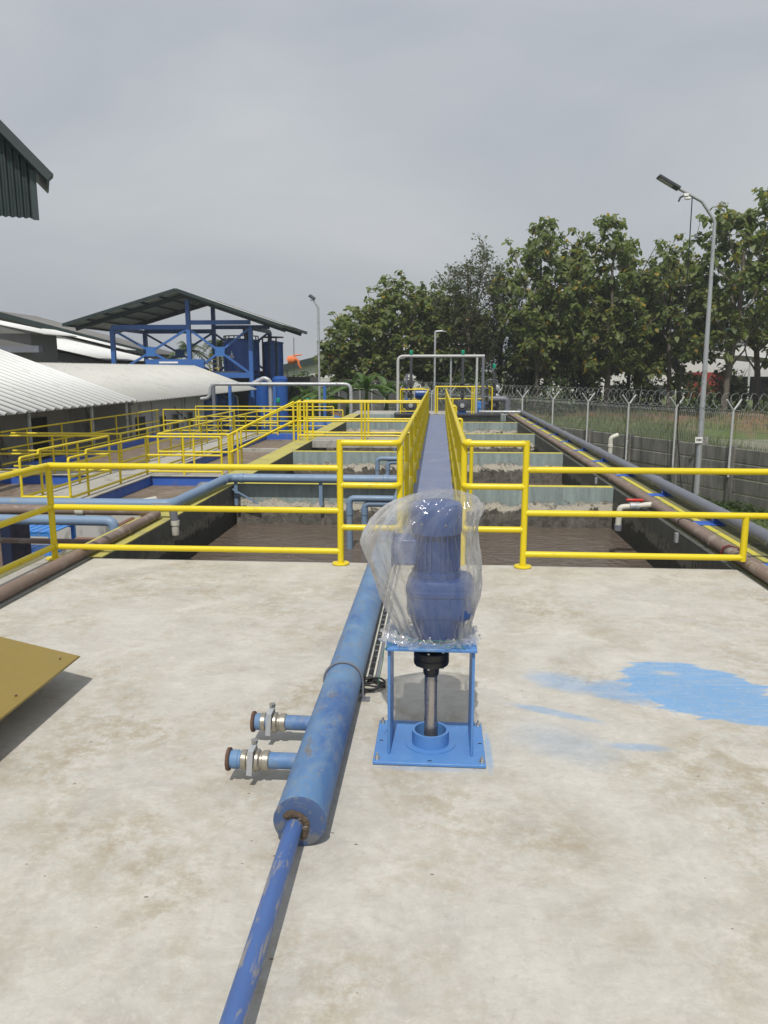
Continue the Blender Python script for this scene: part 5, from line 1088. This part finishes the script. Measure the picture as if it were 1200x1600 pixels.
for (x, y) in ((-2.3, 0.25), (-2.3, DP - 0.2)): lc(MB().box(x - 0.1, x + 0.1, y - 0.1, y + 0.1, 0, 5.2 - GZ), 'column', 'dark_green_trim')
lc(MB().box(-2.19, -0.05, 0.12, 0.25, 4.36 - GZ, 4.5 - GZ), 'beam', 'rust')

g = thing('yard_wall', 'weathered grey yard wall right of the steel canopy behind the overhead pipe', 'wall', (-9, 45.6, GZ))
for k in range(5): bevel(MB().box(-10.4 + 1.5 * k, -8.91 + 1.5 * k, 52.0, 52.2, GZ - 0.4, 0.75).build('panel', 'wall_plaster', g), 0.01, 1)
# ------------------------------------------------------------ far warehouses, windsock
g = thing('far_warehouse', 'white warehouse with green gable edge behind the banana plants', 'building', (-10, 84, GZ))
MB().prism([(-17.5, GZ), (-2.0, GZ), (-2.0, 4.6), (-6.6, 4.3), (-17.5, 1.6)], 85, 110).build('wall', 'wall_white', g)
roof('roof', 'canopy_under', g, (-18.3, 84.5, 1.75), (-18.3, 110, 1.75), (-4.0, 110, 5.15), (-4.0, 84.5, 5.15), 40, 0.05)
MB().beam((-18.4, 84.4, 1.55), (-4.0, 84.4, 4.95), 0.1, 0.7).build('fascia', 'canopy_green', g)
MB().beam((-15.5, 110.3, 3.2), (-4.0, 110.3, 6.2), 0.3, 0.3).build('ridge_vent', 'pipe_dark', g)
wn = MB().box(-8.4, -7.5, 84.96, 84.985, 1.9, 2.6).build('window', 'dark_glass', g); MB().box(-8.5, -7.4, 84.95, 84.958, 1.8, 1.9).build('sill', 'cladding_grey', wn)
for x in (-16.8, -15.2, -13.6): MB().box(x, x + 0.1, 84.9, 84.985, GZ, 1.5).build('pilaster', 'cladding_grey', g)
g = thing('far_warehouse', 'long white warehouse with green trim seen between the trees on the right', 'building', (25, 80, GZ))
MB().prism([(10, GZ), (60, GZ), (60, 3.0), (34, 6.2), (10, 3.4)], 82, 120).build('wall', 'wall_white', g)
roof('roof', 'canopy_under', g, (9, 81, 3.35), (9, 121, 3.35), (34, 121, 6.6), (34, 81, 6.6), 60, 0.05)
roof('roof', 'canopy_under', g, (61, 81, 3.0), (61, 121, 3.0), (34, 121, 6.6), (34, 81, 6.6), 60, 0.05)
MB().beam((9, 80.9, 3.2), (34, 80.9, 6.45), 0.1, 0.5).build('fascia', 'green_trim', g); MB().beam((34, 80.9, 6.45), (61, 80.9, 2.85), 0.1, 0.5).build('fascia', 'green_trim', g)
for x in (17, 22, 36, 42): MB().box(x, x + 2.2, 81.95, 81.99, GZ, 0.1).build('door', 'door_dark', g)
g = thing('open_hangar', 'dark open hangar with pale sloping roof at far right', 'building', (31, 70, GZ))
roof('roof', 'roof_white', g, (26.0, 70, 2.9), (26.0, 80, 2.9), (44, 80, 1.0), (44, 70, 1.0), 24, 0.05)
for x in (27, 31, 35, 39): MB().tube([(x, 70.3, GZ), (x, 70.3, 2.8 - (x - 26) * 0.105)], 0.1, 8).build('post', 'post_white', g)
MB().box(26.5, 43.5, 79.6, 79.8, GZ, 1.0).build('back_wall', 'wall_dark', g)
g = thing('red_container', 'red cargo container half hidden by trees at the right', 'container', (24.5, 76, GZ))
cm = MB()
nr = 40
for k in range(nr + 1): cm.v += [(24.2 + 3.0 * k / nr, 76 - (0.05 if k % 2 else 0), GZ + 0.2), (24.2 + 3.0 * k / nr, 76 - (0.05 if k % 2 else 0), 1.4)]
cm.f = [(2 * k, 2 * k + 2, 2 * k + 3, 2 * k + 1) for k in range(nr)]
cm.build('side_panel', 'red_paint', g, sharp=20); MB().box(24.15, 27.25, 76.02, 78.4, GZ, 1.42).build('body', 'red_paint', g)
g = thing('windsock', 'orange windsock hanging limp from a thin mast behind the canopy', 'windsock', (-11.4, 60, GZ))
MB().tube([(-11.3, 60, GZ), (-11.25, 60, 4.1)], 0.03, 6).build('mast', 'pipe_dark', g)
ws = MB(); pth = [(-11.9, 60, 2.55), (-11.75, 59.95, 2.62), (-11.5, 59.9, 2.55), (-11.2, 59.9, 2.7), (-10.9, 59.9, 2.72), (-10.7, 59.9, 2.78)]
ws.tube([(-11.75, 60, 2.35), (-11.5, 60, 2.42), (-11.3, 60, 2.4), (-11.1, 60, 2.5)], [0.26, 0.36, 0.30, 0.16], 12, True, 0.0)
ws.tube([(-11.2, 60, 2.55), (-10.95, 60, 2.35), (-10.9, 60, 2.0), (-10.72, 60, 1.75)], [0.12, 0.11, 0.09, 0.05], 8, True)
ws.tube([(-11.3, 60, 2.75), (-10.9, 60, 2.78), (-10.6, 60, 2.82)], [0.07, 0.06, 0.03], 8, True)
ws.build('sock', 'orange_cloth', g, sharp=60)
# ------------------------------------------------------------ trees
def rot_frame(d):
    d = d.normalized(); a = d.cross(Vector((0, 0, 1)) if abs(d.z) < 0.95 else Vector((1, 0, 0))).normalized(); return d, a, a.cross(d)
def add_leaf(mb_, p, d, L_, W_, droop, rnd):
    """ovate leaf: base, two shoulders, two mids, tip, bent downward"""
    d, a, u = rot_frame(d); tw = rnd.uniform(-0.6, 0.6); a = (a * math.cos(tw) + u * math.sin(tw))
    g0 = Vector((0, 0, -1))
    m1 = p + d * L_ * 0.35 + g0 * droop * L_ * 0.10; m2 = p + d * L_ * 0.70 + g0 * droop * L_ * 0.36; tip = p + d * L_ * 0.95 + g0 * droop * L_ * 0.72
    mb_.add([p, m1 + a * W_ * 0.5, m1 - a * W_ * 0.5, m2 + a * W_ * 0.40, m2 - a * W_ * 0.40, tip], [(0, 1, 2), (1, 3, 4, 2), (3, 5, 4)])
def tree_meshes(seed, h, rx, base, ntip, leaf, per, kind):
    rnd = random.Random(seed); wood = MB(); lv = MB()
    cz = h * (base + 1) / 2; rz2 = h * (1 - base) / 2
    lean = Vector((rnd.uniform(-0.06, 0.06), rnd.uniform(-0.06, 0.06), 0))
    trunk = [Vector((0, 0, -0.3)) + lean * h * t + Vector((0.15 * noise.noise(Vector((seed, t * 3, 0))), 0.15 * noise.noise(Vector((seed, t * 3, 9))), h * 0.86 * t)) for t in [k / 8 for k in range(9)]]
    wood.tube(trunk, [0.17 * (1 - 0.82 * k / 8) * h / 10 + 0.02 for k in range(9)], 7)
    nodes = [(p, 0) for p in trunk[3:]]
    def samp():
        while True:
            v = Vector((rnd.uniform(-1, 1), rnd.uniform(-1, 1), rnd.uniform(-1, 1)))
            if v.length < 1: break
        v = v.normalized() * (v.length ** 0.55)
        if noise.noise(Vector((v.x * 2.3 + seed, v.y * 2.3, v.z * 2.3 + 4.4))) < -0.09 and v.length > 0.40: return samp()
        w_ = 1.0 - 0.25 * max(0, v.z)
        k = 0.82 + 0.44 * noise.noise(Vector((v.x * 1.6 + seed * 3.3, v.y * 1.6, v.z * 1.6)))
        return Vector((v.x * rx * w_ * k, v.y * rx * w_ * k, cz + v.z * rz2 * (k + 0.06))) + lean * h * 0.6
    limbs = []
    for k in range(11):
        tgt = samp() if k > 4 else Vector((rx * 0.7 * math.cos(k * 1.3 + seed), rx * 0.7 * math.sin(k * 1.3 + seed), cz + rz2 * (0.1 + 0.14 * k)))
        b0 = trunk[min(8, max(3, int(3 + (tgt.z / h - base) * 6)))] ; b0 = trunk[max(2, min(7, int(8 * (tgt.z * 0.72) / (h * 0.86))))]
        mid = b0.lerp(tgt, 0.5) + Vector((rnd.uniform(-.3, .3), rnd.uniform(-.3, .3), -0.05 * h * rnd.random()))
        pts = [b0, b0.lerp(mid, 0.5) + Vector((0, 0, 0.05)), mid, mid.lerp(tgt, 0.5) + Vector((0, 0, 0.12)), tgt]
        wood.tube(pts, [0.06 * h / 10, 0.05 * h / 10, 0.04 * h / 10, 0.028, 0.015], 5, False)
        nodes += [(p, 0) for p in pts[1:]]
    ends = [n_[0] for n_ in nodes[9 - 3 + 3::4]]
    for k in range(ntip + len(ends)):
        p = samp() if k < ntip else ends[k - ntip]
        q = min(nodes, key=lambda n_: (n_[0] - p).length + max(0, n_[0].z - p.z) * 0.7)[0]
        mid = q.lerp(p, 0.55) + Vector((rnd.uniform(-.12, .12), rnd.uniform(-.12, .12), -0.08 * (p - q).length))
        wood.tube([q, mid, p], [0.020, 0.014, 0.008], 3, False)
        if len(nodes) < 120: nodes.append((mid, 0))
        up = (p - mid).normalized()
        for j in range(per):
            a = 2.4 * j + rnd.random(); el = rnd.uniform(-0.6, 0.6) if kind == 'teak' else rnd.uniform(-0.7, 0.9)
            d = Vector((math.cos(a) * math.cos(el), math.sin(a) * math.cos(el), math.sin(el)))
            off = Vector((rnd.uniform(-1, 1), rnd.uniform(-1, 1), rnd.uniform(-1, 0.6))) * (0.19 if kind == 'teak' else 0.34)
            s = leaf * rnd.uniform(0.45, 1.25)
            add_leaf(lv, p + off, d, s, s * (0.86 if kind == 'teak' else 0.55), rnd.uniform(0.3, 1.3) if kind == 'teak' else rnd.uniform(0, 0.8), rnd)
    return wood.mesh('trunk', 60), lv.mesh('crown', None)
VAR = [tree_meshes(11, 10.5, 3.4, 0.14, 390, 0.30, 13, 'teak'), tree_meshes(23, 9.0, 3.2, 0.12, 380, 0.29, 13, 'teak'), tree_meshes(37, 11.5, 3.0, 0.20, 250, 0.32, 13, 'teak'),
       tree_meshes(51, 10.0, 2.9, 0.12, 560, 0.19, 14, 'fine'), tree_meshes(67, 7.5, 3.0, 0.08, 340, 0.29, 13, 'teak')]
for i, (w_, l_) in enumerate(VAR):
    w_.materials.append(MATS['bark']); l_.materials.append(MATS['leaf_fine' if i == 3 else 'leaf_teak'])
def tree(v, x, y, s, rz, label, name='broadleaf_tree'):
    z = gh(x, y) - 0.05
    t = thing(name, label, 'tree', (x, y, z), rz, 'trees beyond the fence')
    for nm, me, kd in (('trunk', VAR[v][0], None), ('crown', VAR[v][1], 'stuff')):
        o = put(nm, me, None, t, local=True, kind=kd); o.scale = (s[0] * 1.13, s[0] * 1.13, s[1] * 1.10)
T = [(4, -4.6, 50, (0.95, 0.90), 0.3, 'leftmost broad leaved tree, low, behind the banana plants'),
     (1, -2.4, 51, (0.95, 0.92), 1.9, 'second broad leaved tree from the left, with loose leafy top'),
     (4, -0.2, 53.5, (1.0, 1.12), 3.1, 'broad leaved tree behind the white pipe arch'),
     (3, 2.0, 52, (0.95, 1.02), 0.6, 'tall dense small leaved tree behind the right end of the pipe arch'),
     (3, 4.1, 54.5, (0.9, 0.98), 2.2, 'dense small leaved tree standing right behind the tallest small leaved one'),
     (0, 6.2, 50.5, (0.92, 1.06), 0.0, 'tallest left broad leaved tree of the right group, above the first fence posts'),
     (1, 8.4, 52, (0.95, 1.18), 4.0, 'broad leaved tree with yellow leaves in the middle of the right group'),
     (0, 10.6, 50, (0.95, 1.06), 2.5, 'broad flat topped tree left of the tall near lamp post'),
     (4, 12.6, 53, (0.9, 1.22), 5.1, 'thin crowned tree just left of the tall lamp post arm'),
     (1, 14.6, 50.5, (0.95, 1.12), 1.1, 'tree right behind the tall near lamp post'),
     (2, 17.6, 49.5, (1.0, 1.12), 0.8, 'tall airy tree at the right picture edge with open top'),
     (2, 20.6, 52, (0.95, 1.02), 3.6, 'rightmost airy tree cut by the right picture edge'),
     (4, 7.4, 56, (1.0, 1.05), 2.9, 'lower tree hidden behind the middle of the right group'),
     (4, 0.9, 57, (1.1, 1.0), 4.4, 'lower tree hidden behind the pipe arch and the dense tree'),
     (4, 10.2, 56.5, (1.05, 1.05), 0.9, 'lower tree hidden behind the flat topped tree'),
     (1, 16.4, 54.5, (0.95, 1.05), 1.7, 'low tree seen between the lamp post and the airy tree'),
     (4, -6.6, 54, (0.8, 0.62), 2.0, 'small outlying tree at the far left end of the tree row'),
     (4, 23.5, 50, (0.9, 1.0), 0.4, 'low tree beyond the right picture edge')]
for (v, x, y, s, rz, lab) in T: tree(v, x, y, s, rz, lab)
# bushes
def bush_mesh(seed, n, leaf, rx, h):
    rnd = random.Random(seed); lv = MB()
    for k in range(n):
        while True:
            v = Vector((rnd.uniform(-1, 1), rnd.uniform(-1, 1), rnd.uniform(0, 1)))
            if v.length < 1: break
        v = v.normalized() * v.length ** 0.5 * (0.8 + 0.4 * noise.noise(Vector((v.x * 2 + seed, v.y * 2, v.z * 2))))
        a = rnd.uniform(0, 6.28); el = rnd.uniform(-0.3, 1.0)
        s = leaf * rnd.uniform(0.6, 1.2)
        add_leaf(lv, Vector((v.x * rx, v.y * rx, v.z * h)), Vector((math.cos(a) * math.cos(el), math.sin(a) * math.cos(el), math.sin(el))), s, s * 0.55, rnd.uniform(0.2, 1.0), rnd)
    wd = MB()
    for k in range(7):
        a = k * 0.9 + seed; wd.tube([(0, 0, -0.1), (0.3 * rx * math.cos(a), 0.3 * rx * math.sin(a), 0.45 * h), (0.6 * rx * math.cos(a), 0.6 * rx * math.sin(a), 0.8 * h)], [0.05, 0.035, 0.01], 4)
    return wd.mesh('stem', 60), lv.mesh('foliage', None)
BV = [bush_mesh(3, 900, 0.34, 1.7, 2.6), bush_mesh(8, 900, 0.26, 1.5, 2.0)]
for w_, l_ in BV: w_.materials.append(MATS['bark']); l_.materials.append(MATS['leaf_bush'])
def bush(v, x, y, s, rz, label):
    t = thing('shrub', label, 'shrub', (x, y, gh(x, y) - 0.05), rz, 'shrubs under the trees')
    for nm, me, kd in (('stem', BV[v][0], None), ('foliage', BV[v][1], 'stuff')):
        o = put(nm, me, None, t, local=True, kind=kd); o.scale = s
BB = [(-5.8, 52, 1.1, 'leafy shrub under the leftmost broad leaved tree'), (-3.0, 53, 1.0, 'shrub between the two left trees'), (0.6, 51, 1.15, 'dark shrub behind the guard rails of the catwalk end'), (2.6, 50.2, 1.2, 'shrub at the foot of the tall dense tree'),
      (5.0, 52, 1.2, 'dark shrub behind the first razor wire posts'), (7.3, 49.5, 1.0, 'shrub at the foot of the tallest left tree of the right group'), (9.6, 53, 1.15, 'shrub behind the third fence post from the pumps'), (11.8, 51.5, 0.9, 'shrub left of the tall lamp post foot'),
      (13.6, 52.8, 1.0, 'shrub under the thin crowned tree'), (15.9, 49.6, 1.1, 'round shrub right of the tall lamp post'), (18.8, 52, 1.0, 'shrub under the airy tree at the right'), (21.5, 50, 1.2, 'shrub at the right picture edge on the far bank')]
for k, (x, y, s, lab) in enumerate(BB): bush(k % 2, x, y, (s, s, s * (1.15 + 0.35 * rng.random())), rng.random() * 6, lab)
for (x, y, s, lab) in ((-9.3, 50, 0.8, 'rounded green shrub right of the steel canopy'), (-7.6, 47, 0.85, 'bright green shrub behind the distant floodlight post'), (-10.2, 56, 1.15, 'taller green shrub under the orange windsock'), (-6.6, 56, 1.1, 'shrub in front of the far white warehouse')):
    bush(0, x, y, (s * 1.1, s * 1.1, s), rng.random() * 6, lab)
# banana plants
def banana(x, y, h, nl, seed, label):
    rnd = random.Random(seed); t = thing('banana_plant', label, 'banana plant', (x, y, GZ), 0, 'banana plants left of the pumps')
    MB().tube([(x, y, GZ), (x + 0.05, y, GZ + h * 0.5), (x + 0.1, y, GZ + h * 0.8)], [0.13, 0.11, 0.06], 8).build('stem', 'leaf_banana', t, sharp=60)
    for k in range(nl):
        a = 2.4 * k + rnd.random() * 0.6; el = rnd.uniform(0.35, 1.25); Ln = rnd.uniform(1.3, 2.0) * h / 2.8; W_ = rnd.uniform(0.38, 0.52)
        base = Vector((x + 0.08, y, GZ + h * 0.76)); m_ = MB(); ns = 9; d = Vector((math.cos(a), math.sin(a), 0)); side = Vector((-math.sin(a), math.cos(a), 0))
        pts = []
        for i in range(ns + 1):
            u = i / ns; pts.append(base + d * Ln * u * math.cos(el) * (1 + 0.25 * u) + Vector((0, 0, Ln * (math.sin(el) * u - 0.62 * u * u * (1.3 - 0.5 * el)))))
        for i, p in enumerate(pts):
            u = i / ns; w2 = W_ * 0.5 * (math.sin(math.pi * min(1, 0.06 + u * 0.94)) ** 0.6) * (1 if i not in (4, 6) else rnd.uniform(0.7, 1))
            m_.v += [tuple(p + side * w2 + Vector((0, 0, 0.10 * w2 / W_ * 2))), tuple(p), tuple(p - side * w2 + Vector((0, 0, 0.10 * w2 / W_ * 2)))]
        for i in range(ns): m_.f += [(3 * i, 3 * i + 1, 3 * i + 4, 3 * i + 3), (3 * i + 1, 3 * i + 2, 3 * i + 5, 3 * i + 4)]
        m_.build('leaf', 'leaf_banana', t, sharp=None)
for k, (x, y, h, nl, lab) in enumerate(((-3.6, 37.5, 3.3, 9, 'tallest banana plant, nearest the white pipe arch'), (-4.6, 38.5, 3.0, 8, 'banana plant in the middle of the clump'), (-5.7, 37.6, 2.7, 8, 'banana plant just right of the distant floodlight post'), (-2.7, 38.8, 2.9, 8, 'banana plant at the right end of the clump'), (-6.8, 38.8, 2.6, 8, 'leftmost banana plant behind the white overhead pipe'))):
    banana(x, y, h, nl, 40 + k, lab)
# two palms far behind the canopy
def palm(x, y, h, seed, label):
    rnd = random.Random(seed); t = thing('palm_tree', label, 'tree', (x, y, GZ), 0, 'palms behind the canopy')
    MB().tube([(x, y, GZ), (x + 0.1, y, GZ + h * 0.5), (x, y, GZ + h)], [0.2, 0.15, 0.12], 8).build('trunk', 'bark', t, sharp=60)
    m_ = MB()
    for k in range(22):
        a = 2.4 * k; el = rnd.uniform(-0.1, 1.2); Ln = rnd.uniform(1.7, 2.4); d = Vector((math.cos(a), math.sin(a), 0)); s_ = Vector((-math.sin(a), math.cos(a), 0)); top = Vector((x, y, GZ + h)); prev = top
        for i in range(1, 13):
            u = i / 12; p = top + d * Ln * u * math.cos(el) + Vector((0, 0, Ln * (math.sin(el) * u - 0.75 * u * u)))
            l_ = 0.5 * math.sin(math.pi * min(1, 0.15 + 0.8 * u))
            for sg_ in (-1, 1):
                q = p + s_ * sg_ * l_ + Vector((0, 0, -0.35 * l_)); m_.add([prev, p, q + d * 0.12], [(0, 1, 2)])
            prev = p
    m_.build('crown', 'leaf_bush', t, sharp=None, kind='stuff')
palm(-19.6, 60, 5.0, 1, 'small palm seen through the left bay of the steel canopy'); palm(-17.4, 61, 5.3, 2, 'small palm seen beside the middle column of the steel canopy')

# ------------------------------------------------------------ grass, ground cover, rocks
def blades(n, sampler, hmin, hmax, w2, seed):
    rnd = random.Random(seed); m_ = MB()
    for k in range(n):
        x, y = sampler(rnd); z = gh(x, y); h = rnd.uniform(hmin, hmax); a = rnd.uniform(0, 6.28); c, s = math.cos(a) * w2, math.sin(a) * w2
        lx, ly = rnd.uniform(-0.4, 0.4) * h, rnd.uniform(-0.4, 0.4) * h
        m_.add([(x - c, y - s, z - 0.01), (x + c, y + s, z - 0.01), (x + lx, y + ly, z + h)], [(0, 1, 2)])
    return m_
def fence_d(x, y): return (x - FO.x) * FD.y - (y - FO.y) * FD.x
def s_lawn(rnd):
    while True:
        x, y = rnd.uniform(3.6, 12), rnd.uniform(8, 21)
        if fence_d(x, y) < -0.15: return x, y
o = blades(26000, s_lawn, 0.03, 0.09, 0.006, 1).build('grass', 'leaf_grass', sharp=None, kind='stuff'); tag(o, 'short green lawn between the tank wall and the concrete fence wall', 'grass')
def s_bank(rnd):
    while True:
        x, y = rnd.uniform(-4, 24), rnd.uniform(24, 50)
        if fence_d(x, y) > 0.6 and gh(x, y) > -1.95: return x, y
o = blades(16000, s_bank, 0.15, 0.6, 0.02, 2).build('tall_grass', 'leaf_reed', sharp=None, kind='stuff'); tag(o, 'tall rough grass and reeds beyond the mesh fence by the pond', 'grass')
gc = MB(); rnd = random.Random(5)
for k in range(5200):
    u = rnd.uniform(-6, 9); d = abs(rnd.gauss(0, 0.45)) + 0.08; p = FO + FD * u; x, y = p.x - FD.y * d, p.y + FD.x * d
    hh = 0.28 * math.exp(-d / 0.6) * (0.5 + noise.noise(Vector((x * 0.9, y * 0.9, 0))) + 0.4)
    if hh < 0.03: continue
    a = rnd.uniform(0, 6.28); add_leaf(gc, Vector((x, y, GZ + rnd.uniform(0, max(0.03, hh)))), Vector((math.cos(a), math.sin(a), rnd.uniform(-0.1, 0.8))), rnd.uniform(0.06, 0.13), 0.06, 0.6, rnd)
tag(gc.build('ground_cover', 'leaf_bush', sharp=None, kind='stuff'), 'dark creeping leaves along the foot of the concrete fence wall', 'plants')
def rock(x, y, s, seed, label):
    m_ = MB(); nn = 10
    m_.lathe([(0.001, -0.3)] + [(math.sin(math.pi * i / nn), -math.cos(math.pi * i / nn)) for i in range(1, nn)] + [(0.001, 1)], (0, 0, 0), 'z', 12)
    m_.v = [tuple(Vector(v) * (1 + 0.45 * noise.noise(Vector(v) * 1.3 + Vector((seed, 0, 0))))) for v in m_.v]
    m_.v = [(x + v[0] * s[0], y + v[1] * s[1], gh(x, y) + v[2] * s[2]) for v in m_.v]
    tag(m_.build('rock', 'rock', sharp=30), label, 'rock', 'rubble by the grass')
rock(6.0, 18.0, (0.42, 0.3, 0.16), 1, 'largest pale stone slab on the grass below the lamp post'); rock(5.4, 18.4, (0.2, 0.2, 0.1), 2, 'small stone left of the pale slab on the grass'); rock(6.7, 17.7, (0.18, 0.16, 0.08), 3, 'small stone right of the pale slab on the grass')
rock(5.0, 17.2, (0.14, 0.12, 0.07), 4, 'smallest stone near the tank wall on the grass')
rock(-2.0, 33.4, (0.5, 0.4, 0.7), 5, 'heap of rubble left of the white pipe arch'); rock(-2.6, 33.0, (0.4, 0.3, 0.5), 6, 'smaller rubble heap before the banana plants')
tag(MB().lathe([(0.10, 0), (0.11, 0.01), (0.11, 0.12), (0.14, 0.13), (0.14, 0.17), (0.05, 0.2), (0.0, 0.2)], (4.75, 17.6, GZ + 0.02), 'z', 14).build('capped_standpipe', 'sky_blue_paint'), 'blue capped pipe stub standing on the grass beside the grey pipe', 'pipe')

# ------------------------------------------------------------ the hazy air of the plain
hz = MB().box(-140, 140, -60, 160, -4.4, 14.5).build('haze', None, sharp=None, kind='stuff')
m = bpy.data.materials.new('haze'); m.use_nodes = True; nt = m.node_tree; nt.nodes.clear()
out = nt.nodes.new('ShaderNodeOutputMaterial'); pv = nt.nodes.new('ShaderNodeVolumePrincipled')
pv.inputs['Color'].default_value = (0.9, 0.93, 0.97, 1); pv.inputs['Density'].default_value = 0.0009; pv.inputs['Anisotropy'].default_value = 0.2
nt.links.new(pv.outputs[0], out.inputs['Volume']); hz.data.materials.append(m)
hz['label'] = 'thin pale haze filling the air over the whole plant'; hz['category'] = 'haze'
